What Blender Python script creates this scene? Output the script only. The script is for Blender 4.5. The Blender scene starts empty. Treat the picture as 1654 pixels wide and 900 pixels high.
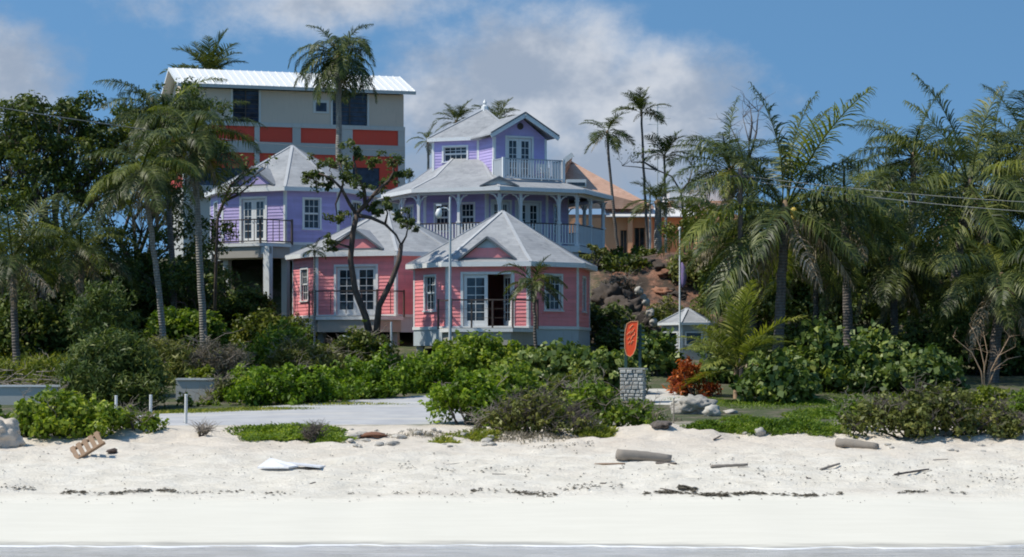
import bpy, bmesh, math, random
import numpy as np
from mathutils import Vector, Matrix, noise as mnoise

# ------------------------------------------------------------------ scene, camera, sky, sun
scene = bpy.context.scene
COL = scene.collection
CAMH, HOR, FPX = 3.2, 590.0, 3500.0

cam_data = bpy.data.cameras.new('camera')
cam = bpy.data.objects.new('camera', cam_data); COL.objects.link(cam)
cam.location = (0, 0, CAMH)
cam.rotation_euler = (math.radians(90), 0, 0)
cam_data.sensor_width = 36.0
cam_data.lens = 36.0 * FPX / 1654.0
cam_data.shift_y = 140.0 / 1654.0
cam_data.clip_start = 0.5
cam_data.clip_end = 9000.0
scene.camera = cam

SUN_EL = math.radians(54)
SUN_AZ = math.radians(-104)          # from +Y, clockwise positive; sun on the left
sun_dir = Vector((math.sin(SUN_AZ) * math.cos(SUN_EL), math.cos(SUN_AZ) * math.cos(SUN_EL), math.sin(SUN_EL)))
sun_data = bpy.data.lights.new('sun', 'SUN')
sun_data.energy = 3.9
sun_data.angle = math.radians(0.55)
sun_data.color = (1.0, 0.935, 0.81)
sun = bpy.data.objects.new('sun', sun_data); COL.objects.link(sun)
sun.rotation_euler = (-sun_dir).to_track_quat('-Z', 'Y').to_euler()
sun.location = (-60, 40, 80)

world = bpy.data.worlds.new('World'); scene.world = world
world.use_nodes = True
def build_world():
    nt = world.node_tree; N = nt.nodes; L = nt.links
    N.clear()
    out = N.new('ShaderNodeOutputWorld'); bg = N.new('ShaderNodeBackground')
    bg.inputs['Strength'].default_value = 0.15
    tc = N.new('ShaderNodeTexCoord')
    sky = N.new('ShaderNodeTexSky'); sky.sky_type = 'NISHITA'; sky.sun_disc = False
    sky.sun_elevation = SUN_EL; sky.sun_rotation = SUN_AZ
    sky.altitude = 0; sky.air_density = 1.0; sky.dust_density = 0.25; sky.ozone_density = 1.0
    def M(op, a, b=None, c=None):
        n = N.new('ShaderNodeMath'); n.operation = op
        for i, v in enumerate((a, b, c)):
            if v is None: continue
            if isinstance(v, (int, float)): n.inputs[i].default_value = v
            else: L.new(v, n.inputs[i])
        return n.outputs[0]
    sep = N.new('ShaderNodeSeparateXYZ'); L.new(tc.outputs['Generated'], sep.inputs[0])
    az = M('ARCTAN2', sep.outputs[0], sep.outputs[1])
    el = M('ARCSINE', sep.outputs[2])
    # look a little higher into the clear-air part of the sky model: deeper tropical blue near the horizon
    up = N.new('ShaderNodeVectorMath'); up.operation = 'ADD'; up.inputs[1].default_value = (0, 0, 0.34)
    L.new(tc.outputs['Generated'], up.inputs[0])
    nrm = N.new('ShaderNodeVectorMath'); nrm.operation = 'NORMALIZE'; L.new(up.outputs[0], nrm.inputs[0])
    L.new(nrm.outputs[0], sky.inputs[0])
    # clouds: fractal noise over direction, with a few cumulus banks
    n1 = N.new('ShaderNodeTexNoise'); n1.inputs['Scale'].default_value = 13.0
    n1.inputs['Detail'].default_value = 7.0; n1.inputs['Roughness'].default_value = 0.56
    n1.inputs['Distortion'].default_value = 0.35
    st = N.new('ShaderNodeVectorMath'); st.operation = 'MULTIPLY'; st.inputs[1].default_value = (1, 1, 1.35)
    L.new(tc.outputs['Generated'], st.inputs[0]); L.new(st.outputs[0], n1.inputs['Vector'])
    n2 = N.new('ShaderNodeTexNoise'); n2.inputs['Scale'].default_value = 46.0
    n2.inputs['Detail'].default_value = 6.0; n2.inputs['Roughness'].default_value = 0.62
    L.new(st.outputs[0], n2.inputs['Vector'])
    def blob(px, py, rx, ry, soft=1.0):
        a0 = (px - 827) / FPX; e0 = (HOR - py) / FPX
        dx = M('DIVIDE', M('SUBTRACT', az, a0), rx / FPX)
        dy = M('DIVIDE', M('SUBTRACT', el, e0), ry / FPX)
        r = M('SQRT', M('ADD', M('MULTIPLY', dx, dx), M('MULTIPLY', dy, dy)))
        return M('MULTIPLY', M('SUBTRACT', 1.0, M('MINIMUM', r, 1.6)), soft)
    blobs = [(850, 130, 200, 150, 1.05), (1050, 195, 210, 125, 1.0), (720, 190, 170, 190, .9), (10, 140, 130, 120, .8), (520, 5, 330, 75, .62), (980, 260, 300, 120, .7)]
    f = None
    for b in blobs:
        o = blob(*b); f = o if f is None else M('MAXIMUM', f, o)
    nn = M('ADD', M('MULTIPLY', M('SUBTRACT', n1.outputs[0], 0.5), 1.25), M('MULTIPLY', M('SUBTRACT', n2.outputs[0], 0.5), 0.7))
    dens = M('ADD', M('MULTIPLY', f, 1.0), nn)
    ramp = N.new('ShaderNodeMapRange'); ramp.interpolation_type = 'SMOOTHSTEP'
    ramp.inputs['From Min'].default_value = -0.08; ramp.inputs['From Max'].default_value = 0.62
    L.new(dens, ramp.inputs['Value'])
    cov = M('MULTIPLY', ramp.outputs[0], 0.93)
    # cloud colour: bright billows, grey flat undersides (own self-shading varies with the finer noise)
    shade = N.new('ShaderNodeMapRange'); shade.interpolation_type = 'SMOOTHSTEP'
    shade.inputs['From Min'].default_value = 0.40; shade.inputs['From Max'].default_value = 0.66
    n3 = N.new('ShaderNodeTexNoise'); n3.inputs['Scale'].default_value = 17.0; n3.inputs['Detail'].default_value = 5.0
    n3.inputs['Roughness'].default_value = 0.6
    off = N.new('ShaderNodeVectorMath'); off.operation = 'ADD'; off.inputs[1].default_value = (3.1, 0.4, 1.7)
    L.new(st.outputs[0], off.inputs[0]); L.new(off.outputs[0], n3.inputs['Vector'])
    L.new(M('ADD', n3.outputs[0], M('MULTIPLY', M('SUBTRACT', el, 0.118), 1.6)), shade.inputs['Value'])
    cc = N.new('ShaderNodeMix'); cc.data_type = 'RGBA'
    cc.inputs['A'].default_value = (2.05, 2.45, 3.1, 1); cc.inputs['B'].default_value = (3.9, 4.1, 4.45, 1)
    L.new(shade.outputs[0], cc.inputs['Factor'])
    tint = N.new('ShaderNodeMix'); tint.data_type = 'RGBA'; tint.blend_type = 'MULTIPLY'
    tint.inputs['Factor'].default_value = 1.0; tint.inputs['B'].default_value = (0.62, 0.875, 0.935, 1)
    L.new(sky.outputs[0], tint.inputs['A'])
    mx = N.new('ShaderNodeMix'); mx.data_type = 'RGBA'
    L.new(cov, mx.inputs['Factor']); L.new(tint.outputs['Result'], mx.inputs['A']); L.new(cc.outputs['Result'], mx.inputs['B'])
    L.new(mx.outputs['Result'], bg.inputs['Color']); L.new(bg.outputs[0], out.inputs['Surface'])
build_world()

vs = scene.view_settings
vs.view_transform = 'Standard'; vs.look = 'None'; vs.exposure = 0.15; vs.gamma = 1.0; vs.use_curve_mapping = False
scene.render.engine = 'CYCLES'
scene.cycles.use_denoising = True
scene.cycles.max_bounces = 6; scene.cycles.diffuse_bounces = 3; scene.cycles.glossy_bounces = 2
scene.cycles.transmission_bounces = 3; scene.cycles.transparent_max_bounces = 6
scene.cycles.filter_width = 1.9
scene.cycles.caustics_reflective = False; scene.cycles.caustics_refractive = False

# ------------------------------------------------------------------ helpers
def P(px, py, D):
    """a point of the place seen at photo pixel (px, py), D metres out from the shore boat"""
    return Vector(((px - 827) * D / FPX, D, CAMH + (HOR - py) * D / FPX))
def XX(px, D): return (px - 827) * D / FPX
def ZZ(py, D): return CAMH + (HOR - py) * D / FPX

def sstep(a, b, x):
    t = min(1.0, max(0.0, (x - a) / (b - a))); return t * t * (3 - 2 * t)

PROF = [(-40, -4.0), (20, -1.1), (34, -0.22), (38, 0.0), (44, 0.5), (50, 0.98), (57, 1.53), (60, 1.64), (65, 1.88), (70, 2.2), (76, 2.62), (84, 3.35),
        (90, 4.1), (94, 4.75), (97.5, 5.5), (100.5, 7.6), (103, 8.45), (108, 8.6), (135, 8.9), (170, 8.0), (230, 4.0), (320, 2.0), (500, 1.5)]
def prof(D):
    if D <= PROF[0][0]: return PROF[0][1]
    for (a, za), (b, zb) in zip(PROF, PROF[1:]):
        if D <= b:
            return za + (zb - za) * (D - a) / (b - a)
    return PROF[-1][1]
def fb(x, y, s, o=3):
    return mnoise.fractal(Vector((x * s, y * s, 3.7)), 1.0, 2.0, o)
def gz(x, D):
    """ground height"""
    shore = -0.9 * sstep(5, 14, x) + 0.6 * fb(x, D * .2, 0.12, 2) + 0.25 * fb(x + 5, 0, .5, 2) if D < 50 else 0.0
    k = 1 - sstep(44, 56, D)
    z = prof(D + shore * k)
    z -= 0.16 * sstep(-4, -14, x) * sstep(58, 63, D) * (1 - sstep(70, 78, D))
    # left slope stays lower and rises later, so the thicket has depth
    z -= 1.3 * sstep(-12, -24, x) * sstep(80, 92, D) * (1 - sstep(100, 112, D))
    rough = sstep(43.5, 46, D) * (1 - sstep(56.2, 58, D))
    if rough > 0:
        z += rough * (0.085 * fb(x, D * 1.6, 0.55, 4) + 0.06 * fb(x + 9, D * 1.4, 2.3, 3)) + 0.10 * sstep(52, 55, D) * (1 - sstep(56, 57.6, D)) * fb(x, D, 1.5, 4)
        z += 0.20 * math.exp(-((x - 4.1) / 1.7) ** 2 - ((D - 55.5) / 1.3) ** 2)      # little dune by the log
        z += 0.16 * math.exp(-((x - 7.0) / 1.2) ** 2 - ((D - 56.2) / 1.2) ** 2)
    if D > 72:
        z += sstep(72, 78, D) * 0.22 * fb(x, D, 0.25, 4)
    if 94 < D < 104:
        z += 0.45 * fb(x, D, 0.6, 4) * sstep(94, 97, D) * (1 - sstep(101.5, 104, D))
    return z

def ser(o, label=None, cat=None, group=None, kind=None):
    if label: o['label'] = label
    if cat: o['category'] = cat
    if group: o['group'] = group
    if kind: o['kind'] = kind
    return o
def thing(name, label, cat, loc=(0, 0, 0), rz=0.0, group=None):
    o = bpy.data.objects.new(name, None); COL.objects.link(o)
    o.location = loc; o.rotation_euler = (0, 0, rz); o.empty_display_size = 0.3
    return ser(o, label, cat, group)

def np_mesh(name, V, Q=None, T=None, smooth=False):
    """mesh from numpy arrays of quads and/or triangles"""
    me = bpy.data.meshes.new(name)
    V = np.asarray(V, dtype=np.float32).reshape(-1, 3)
    idx = []; starts = []; tot = 0
    if Q is not None and len(Q):
        Q = np.asarray(Q, dtype=np.int32).reshape(-1, 4); idx.append(Q.ravel())
        starts.append(np.arange(len(Q), dtype=np.int32) * 4); tot = len(Q) * 4
    if T is not None and len(T):
        T = np.asarray(T, dtype=np.int32).reshape(-1, 3); idx.append(T.ravel())
        starts.append(tot + np.arange(len(T), dtype=np.int32) * 3)
    idx = np.concatenate(idx); starts = np.concatenate(starts)
    me.vertices.add(len(V)); me.vertices.foreach_set('co', V.ravel())
    me.loops.add(len(idx)); me.loops.foreach_set('vertex_index', idx)
    me.polygons.add(len(starts)); me.polygons.foreach_set('loop_start', starts)
    if smooth: me.polygons.foreach_set('use_smooth', np.ones(len(starts), dtype=bool))
    me.update(calc_edges=True)
    return me

def link(name, me, mat=None, parent=None, loc=None):
    o = bpy.data.objects.new(name, me); COL.objects.link(o)
    if mat is not None and len(me.materials) == 0: me.materials.append(mat)
    if parent is not None: o.parent = parent
    if loc is not None: o.location = loc
    return o

class MB:
    """collects simple solids into one mesh"""
    def __init__(s): s.v = []; s.f = []
    def add(s, vs, fs):
        n = len(s.v); s.v += [tuple(p) for p in vs]; s.f += [tuple(i + n for i in f) for f in fs]; return s
    def box(s, x0, x1, y0, y1, z0, z1, m=None):
        vs = [Vector((x, y, z)) for z in (z0, z1) for (x, y) in ((x0, y0), (x1, y0), (x1, y1), (x0, y1))]
        if m is not None: vs = [m @ p for p in vs]
        return s.add(vs, [(3, 2, 1, 0), (4, 5, 6, 7), (0, 1, 5, 4), (1, 2, 6, 5), (2, 3, 7, 6), (3, 0, 4, 7)])
    def bar(s, p, q, w, h, up=Vector((0, 0, 1))):
        p = Vector(p); q = Vector(q); t = (q - p).normalized()
        a = t.cross(up)
        if a.length < 1e-4: a = t.cross(Vector((0, 1, 0)))
        a.normalize(); b = a.cross(t).normalized()
        vs = []
        for c in (p, q):
            for (i, j) in ((-1, -1), (1, -1), (1, 1), (-1, 1)):
                vs.append(c + a * (i * w / 2) + b * (j * h / 2))
        return s.add(vs, [(0, 1, 2, 3), (7, 6, 5, 4), (0, 4, 5, 1), (1, 5, 6, 2), (2, 6, 7, 3), (3, 7, 4, 0)])
    def tube(s, pts, rad, n=8, cap=True):
        pts = [Vector(p) for p in pts]; base = len(s.v); rings = []
        ref = Vector((0.13, 0.97, 0.2))
        for i, p in enumerate(pts):
            t = (pts[min(i + 1, len(pts) - 1)] - pts[max(i - 1, 0)]).normalized()
            a = t.cross(ref)
            if a.length < 1e-3: a = t.cross(Vector((1, 0, 0)))
            a.normalize(); b = t.cross(a)
            r = rad[i] if hasattr(rad, '__len__') else rad
            rings.append([p + (a * math.cos(2 * math.pi * k / n) + b * math.sin(2 * math.pi * k / n)) * r for k in range(n)])
        vs = [p for r in rings for p in r]; fs = []
        for i in range(len(pts) - 1):
            for k in range(n):
                fs.append((i * n + k, i * n + (k + 1) % n, (i + 1) * n + (k + 1) % n, (i + 1) * n + k))
        if cap:
            fs.append(tuple(range(n - 1, -1, -1))); fs.append(tuple((len(pts) - 1) * n + k for k in range(n)))
        return s.add(vs, fs)
    def prism(s, ring, z0, z1):
        n = len(ring)
        vs = [(p[0], p[1], z0) for p in ring] + [(p[0], p[1], z1) for p in ring]
        fs = [tuple(range(n - 1, -1, -1)), tuple(range(n, 2 * n))] + [(i, (i + 1) % n, n + (i + 1) % n, n + i) for i in range(n)]
        return s.add(vs, fs)
    def build(s, name, mat, parent=None, smooth=False, loc=None):
        me = bpy.data.meshes.new(name); me.from_pydata(s.v, [], s.f)
        if smooth:
            for p in me.polygons: p.use_smooth = True
        me.update()
        return link(name, me, mat, parent, loc)

# ------------------------------------------------------------------ materials
MATS = {}
def newmat(name):
    m = bpy.data.materials.new(name); m.use_nodes = True
    nt = m.node_tree; nt.nodes.clear()
    out = nt.nodes.new('ShaderNodeOutputMaterial'); MATS[name] = m
    return m, nt, out
class NT:
    def __init__(s, nt): s.nt = nt; s.N = nt.nodes; s.L = nt.links
    def __call__(s, t, **kw):
        n = s.N.new('ShaderNode' + t)
        for k, v in kw.items():
            if k in n.inputs.keys():
                if hasattr(v, 'is_output'): s.L.new(v, n.inputs[k])
                else: n.inputs[k].default_value = v
            else: setattr(n, k, v)
        return n
    def mix(s, f, a, b, blend='MIX'):
        n = s.N.new('ShaderNodeMix'); n.data_type = 'RGBA'; n.blend_type = blend
        for key, v in (('Factor', f), ('A', a), ('B', b)):
            if hasattr(v, 'is_output'): s.L.new(v, n.inputs[key])
            elif key == 'Factor': n.inputs[key].default_value = v
            else: n.inputs[key].default_value = tuple(v) + ((1,) if len(v) == 3 else ())
        return n.outputs['Result']
    def math(s, op, a, b=0.0):
        n = s.N.new('ShaderNodeMath'); n.operation = op
        for i, v in enumerate((a, b)):
            if hasattr(v, 'is_output'): s.L.new(v, n.inputs[i])
            else: n.inputs[i].default_value = v
        return n.outputs[0]
    def rng(s, v, a, b, c=0.0, d=1.0):
        n = s.N.new('ShaderNodeMapRange'); n.interpolation_type = 'SMOOTHSTEP'
        s.L.new(v, n.inputs['Value'])
        for k, x in (('From Min', a), ('From Max', b), ('To Min', c), ('To Max', d)): n.inputs[k].default_value = x
        return n.outputs[0]
    def noise(s, scale, detail=4, rough=.55, vec=None):
        n = s('TexNoise', Scale=scale, Detail=detail, Roughness=rough)
        if vec is not None: s.L.new(vec, n.inputs['Vector'])
        return n.outputs[0]

def painted(name, col, rough=.55, var=.10, scale=3.0, dirt=(.25, .24, .22), dirt_amt=.18, bump=.15, perobj=.08):
    """paint or plaster: mottled colour, streaky wear, fine relief, small piece-to-piece variation"""
    m, nt, out = newmat(name); n = NT(nt)
    pos = n('NewGeometry').outputs['Position']
    big = n.noise(scale, 5, .6, pos)
    st = n('Mapping'); st.inputs['Scale'].default_value = (9, 9, 1.1); nt.links.new(pos, st.inputs['Vector'])
    streak = n.noise(1.0, 4, .65, st.outputs[0])
    info = n('ObjectInfo')
    k = n.math('ADD', n.math('MULTIPLY', n.math('SUBTRACT', big, .5), var * 2), n.math('MULTIPLY', n.math('SUBTRACT', info.outputs['Random'], .5), perobj * 2))
    hsv = n('HueSaturation'); hsv.inputs['Color'].default_value = tuple(col) + (1,)
    nt.links.new(n.math('ADD', k, 1.0), hsv.inputs['Value'])
    c = n.mix(n.math('MULTIPLY', n.rng(streak, .52, .8), dirt_amt * 2), hsv.outputs[0], dirt)
    b = n('Bump', Strength=bump, Distance=.02, Height=n.noise(40, 3, .6, pos))
    p = n('BsdfPrincipled', Roughness=rough); nt.links.new(c, p.inputs['Base Color']); nt.links.new(b.outputs[0], p.inputs['Normal'])
    nt.links.new(p.outputs[0], out.inputs['Surface'])
    return m

def leafmat(name, dark, mid, light, rough=.5, trans=.28, nscale=1.2, spec=.3, warm=True):
    if warm: dark, mid, light = [(c[0] * 1.32, c[1] * 1.12, c[2] * .68) for c in (dark, mid, light)]
    rough = max(rough, .46); spec = min(spec, .4); trans = trans + .04
    m, nt, out = newmat(name); n = NT(nt)
    g = n('NewGeometry')
    isl = g.outputs['Random Per Island']
    clump = n.noise(nscale, 3, .55, g.outputs['Position'])
    f = n.math('ADD', n.math('MULTIPLY', isl, .62), n.math('MULTIPLY', n.rng(clump, .32, .68), .38))
    ramp = n('ValToRGB'); e = ramp.color_ramp.elements
    e[0].position = .12; e[0].color = tuple(dark) + (1,); e[1].position = .92; e[1].color = tuple(light) + (1,)
    x = e.new(.52); x.color = tuple(mid) + (1,)
    nt.links.new(f, ramp.inputs[0])
    info = n('ObjectInfo'); hs = n('HueSaturation'); nt.links.new(ramp.outputs[0], hs.inputs['Color'])
    nt.links.new(n.math('ADD', n.math('MULTIPLY', info.outputs['Random'], .44), .80), hs.inputs['Value'])
    nt.links.new(n.math('SUBTRACT', .512, n.math('MULTIPLY', info.outputs['Random'], .024)), hs.inputs['Hue'])
    big = n.noise(.45, 3, .5, g.outputs['Position'])
    colr = n.mix(n.math('MULTIPLY', n.rng(big, .52, .72), .16), hs.outputs[0], tuple(min(1, x * 1.35 + .012) for x in light))
    p = n('BsdfPrincipled', Roughness=rough); p.inputs['Specular IOR Level'].default_value = spec
    nt.links.new(colr, p.inputs['Base Color'])
    t = n('BsdfTranslucent'); tc = n.mix(1.0, colr, (1.25, 1.35, .55), 'MULTIPLY'); nt.links.new(tc, t.inputs['Color'])
    mx = n('MixShader'); mx.inputs[0].default_value = trans
    nt.links.new(p.outputs[0], mx.inputs[1]); nt.links.new(t.outputs[0], mx.inputs[2])
    nt.links.new(mx.outputs[0], out.inputs['Surface'])
    return m

def barkmat(name, a, b, ring=0.0, rough=.85):
    m, nt, out = newmat(name); n = NT(nt)
    pos = n('NewGeometry').outputs['Position']
    mp = n('Mapping'); mp.inputs['Scale'].default_value = (6, 6, 2.2); nt.links.new(pos, mp.inputs['Vector'])
    f = n.noise(1.6, 6, .65, mp.outputs[0])
    c = n.mix(n.rng(f, .3, .7), a, b); h = f
    if ring:
        w = n('TexWave', wave_type='BANDS', bands_direction='Z', Scale=ring, Distortion=1.4, Detail=2.0)
        nt.links.new(pos, w.inputs['Vector'])
        c = n.mix(n.math('MULTIPLY', n.rng(w.outputs[1], .55, 1.0), .45), c, tuple(x * .45 for x in a)); h = w.outputs[1]
    bp = n('Bump', Strength=.6, Distance=.03, Height=h)
    p = n('BsdfPrincipled', Roughness=rough); nt.links.new(c, p.inputs['Base Color']); nt.links.new(bp.outputs[0], p.inputs['Normal'])
    nt.links.new(p.outputs[0], out.inputs['Surface'])
    return m

def glassmat(name, col=(.012, .018, .024), rough=.04):
    m, nt, out = newmat(name); n = NT(nt)
    pos = n('NewGeometry').outputs['Position']
    c = n.mix(n.rng(n.noise(2.2, 3, .5, pos), .35, .7), col, tuple(min(1, x * 3.2 + .004) for x in col))
    b = n('Bump', Strength=.04, Distance=.05, Height=n.noise(1.4, 2, .5, pos))
    p = n('BsdfPrincipled', Roughness=rough); p.inputs['IOR'].default_value = 1.5
    nt.links.new(c, p.inputs['Base Color']); nt.links.new(b.outputs[0], p.inputs['Normal'])
    nt.links.new(p.outputs[0], out.inputs['Surface'])
    return m

def shinglemat(name, a, b, course=.16):
    m, nt, out = newmat(name); n = NT(nt)
    pos = n('NewGeometry').outputs['Position']
    sep = n('SeparateXYZ'); nt.links.new(pos, sep.inputs[0])
    zc = n.math('DIVIDE', sep.outputs[2], course * .55)
    fr = n.math('FRACT', zc)
    row = n.math('FLOOR', zc)
    cell = n('TexWhiteNoise', noise_dimensions='3D')
    cm = n('CombineXYZ')
    nt.links.new(n.math('FLOOR', n.math('ADD', n.math('MULTIPLY', sep.outputs[0], 4.2), n.math('MULTIPLY', row, .37))), cm.inputs[0])
    nt.links.new(n.math('FLOOR', n.math('MULTIPLY', sep.outputs[1], 4.2)), cm.inputs[1]); nt.links.new(row, cm.inputs[2])
    nt.links.new(cm.outputs[0], cell.inputs[0])
    st = n.noise(.9, 5, .6, pos)
    f = n.math('ADD', n.math('MULTIPLY', cell.outputs[0], .45), n.math('MULTIPLY', n.rng(st, .3, .7), .55))
    c = n.mix(f, a, b)
    sm = n('Mapping'); sm.inputs['Scale'].default_value = (2.4, 2.4, .35); nt.links.new(pos, sm.inputs['Vector'])
    c = n.mix(n.math('MULTIPLY', n.rng(n.noise(1.0, 5, .65, sm.outputs[0]), .5, .75), .5), c, tuple(x * .55 for x in a))
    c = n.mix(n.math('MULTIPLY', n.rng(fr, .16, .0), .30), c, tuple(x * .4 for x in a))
    bp = n('Bump', Strength=.35, Distance=.03, Height=n.math('ADD', n.math('SUBTRACT', 1.0, fr), n.math('MULTIPLY', n.noise(30, 3, .6, pos), .5)))
    p = n('BsdfPrincipled', Roughness=.8); nt.links.new(c, p.inputs['Base Color']); nt.links.new(bp.outputs[0], p.inputs['Normal'])
    nt.links.new(p.outputs[0], out.inputs['Surface'])
    return m

M_pink = painted('pink_siding', (.90, .30, .315), var=.16, dirt_amt=.16, dirt=(.45, .30, .29), perobj=.11)
M_purple = painted('purple_siding', (.47, .39, .69), var=.15, dirt_amt=.14, dirt=(.30, .27, .36), perobj=.10)
M_white = painted('white_trim', (.76, .77, .77), rough=.45, dirt_amt=.10, perobj=.03)
M_greytrim = painted('grey_trim', (.33, .36, .39), rough=.5, dirt_amt=.10)
M_slate = painted('slate_edge_trim', (.13, .145, .165), rough=.5)
M_skirt = painted('pale_skirting', (.50, .56, .60), dirt_amt=.18)
M_deckwood = painted('weathered_deck', (.42, .39, .35), rough=.8, dirt_amt=.2)
M_brownrail = painted('brown_rail', (.075, .055, .047), rough=.6)
M_shingle = shinglemat('pale_grey_shingle', (.255, .265, .285), (.385, .395, .415))
M_shinglewarm = shinglemat('terracotta_tile', (.50, .29, .20), (.66, .42, .31), .22)
M_hipcap = painted('hip_cap_grey', (.44, .45, .47), rough=.7)
M_glass = glassmat('window_glass')
M_glassblue = glassmat('dark_blue_glass', (.010, .014, .026), .12)
M_beige = painted('beige_render', (.60, .51, .42), rough=.85, scale=.7, dirt_amt=.12)
M_greyrender = painted('grey_concrete', (.50, .50, .48), rough=.85, scale=.8, dirt_amt=.16)
M_red = painted('red_panel', (.68, .065, .03), rough=.5, scale=.9, dirt_amt=.06)
M_orange = painted('orange_render', (.76, .38, .21), rough=.85, scale=.7, dirt_amt=.12)
M_whiteroof = painted('white_metal_roof', (.80, .80, .79), rough=.35, scale=.5, var=.05, dirt_amt=.05)
M_whitewall = painted('white_plaster', (.66, .66, .64), rough=.85, dirt_amt=.3, scale=1.5)
M_gwall = painted('gazebo_wall', (.42, .41, .39), rough=.8)
M_steel = painted('galvanised_steel', (.52, .55, .57), rough=.4, perobj=.0)
M_sign = painted('orange_sign_paint', (.85, .085, .015), rough=.4, dirt_amt=.03, var=.05)
M_signtxt = painted('pale_orange_lettering', (.90, .42, .20), rough=.5)
M_greenpaint = painted('dark_green_paint', (.018, .055, .045), rough=.5)
M_stone = painted('pale_limestone', (.45, .42, .375), rough=.9, scale=6, var=.25, bump=.6, dirt=(.2, .19, .17), dirt_amt=.35, perobj=.22)
M_rock = painted('dark_rock', (.075, .058, .047), rough=.95, scale=2.5, var=.4, bump=.8, dirt=(.06, .05, .045), dirt_amt=.4, perobj=.25)
M_redrock = painted('red_earth_rock', (.27, .13, .08), rough=.95, scale=2.5, var=.35, bump=.8, dirt=(.15, .09, .06), dirt_amt=.3, perobj=.2)
M_purplecloth = painted('purple_cloth', (.22, .16, .32), rough=.9)
M_palewood = painted('sun_bleached_wood', (.27, .235, .20), rough=.9, scale=5, var=.25, bump=.6, dirt_amt=.3)
M_brownwood = painted('brown_wood', (.27, .175, .11), rough=.85, scale=5, var=.25, bump=.5, dirt_amt=.3)
M_whiteboard = painted('white_board', (.78, .78, .80), rough=.6, dirt_amt=.15)
M_cable = painted('cable_grey', (.30, .30, .29), rough=.6)
M_bark = barkmat('tree_bark', (.075, .06, .05), (.15, .125, .11))
M_barkdark = barkmat('dark_bark', (.060, .042, .034), (.13, .092, .075))
M_palmbark = barkmat('palm_trunk', (.22, .20, .18), (.36, .34, .31), ring=3.2)
M_palmdark = barkmat('dark_palm_trunk', (.10, .085, .075), (.20, .17, .15), ring=3.0)
M_twig = barkmat('dry_twig', (.20, .165, .135), (.34, .29, .24))
M_tan = barkmat('tan_branch', (.34, .22, .13), (.50, .34, .22))

L_coco = leafmat('coconut_leaf', (.015, .026, .007), (.052, .078, .015), (.19, .205, .055), rough=.46, trans=.2, spec=.38, warm=False)
L_cocoy = leafmat('yellow_green_palm_leaf', (.06, .078, .012), (.16, .185, .030), (.33, .33, .075), rough=.5, trans=.3, warm=False)
L_cocodry = leafmat('dry_palm_leaf', (0.130, 0.095, 0.055), (0.250, 0.200, 0.130), (0.400, 0.340, 0.250), rough=.8, trans=.15, warm=False)
L_royal = leafmat('dark_palm_leaf', (0.022, 0.042, 0.022), (0.054, 0.088, 0.038), (0.136, 0.160, 0.064), rough=.5, trans=.2)
L_tree = leafmat('tree_leaf', (0.029, 0.051, 0.016), (0.067, 0.112, 0.029), (0.168, 0.200, 0.056), rough=.45, trans=.25)
L_olive = leafmat('olive_leaf', (.022, .040, .009), (.062, .092, .020), (.165, .19, .045), rough=.5, trans=.28, warm=False)
L_forked = leafmat('pale_green_leaf', (.035, .055, .014), (.085, .115, .03), (.19, .22, .07), rough=.5, trans=.28, warm=False)
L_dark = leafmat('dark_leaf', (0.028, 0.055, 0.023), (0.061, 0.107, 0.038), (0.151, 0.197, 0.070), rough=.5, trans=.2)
L_hedge = leafmat('bright_green_leaf', (0.044, 0.094, 0.013), (0.106, 0.206, 0.025), (0.250, 0.375, 0.062), rough=.42, trans=.32)
L_scaev = leafmat('green_leaf', (0.040, 0.088, 0.016), (0.104, 0.192, 0.032), (0.256, 0.352, 0.080), rough=.42, trans=.3)
L_grape = leafmat('sea_grape_leaf', (0.032, 0.070, 0.026), (0.088, 0.157, 0.056), (0.272, 0.352, 0.160), rough=.32, trans=.22, spec=.6)
L_scrub = leafmat('grey_green_scrub_leaf', (0.056, 0.077, 0.032), (0.120, 0.157, 0.061), (0.256, 0.288, 0.136), rough=.5, trans=.2)
L_yellow = leafmat('lime_leaf', (0.110, 0.143, 0.017), (0.209, 0.242, 0.024), (0.330, 0.363, 0.055), rough=.45, trans=.3, warm=False)
L_croton = leafmat('red_croton_leaf', (.12, .022, .010), (.38, .10, .022), (.58, .24, .06), rough=.45, trans=.25, warm=False)
L_grass = leafmat('grass_blade', (0.056, 0.096, 0.019), (0.136, 0.200, 0.040), (0.304, 0.336, 0.096), rough=.55, trans=.3)
L_dry = leafmat('dry_scrub_leaf', (0.099, 0.083, 0.061), (0.187, 0.160, 0.127), (0.308, 0.275, 0.220), rough=.8, trans=.15, warm=False)

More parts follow.
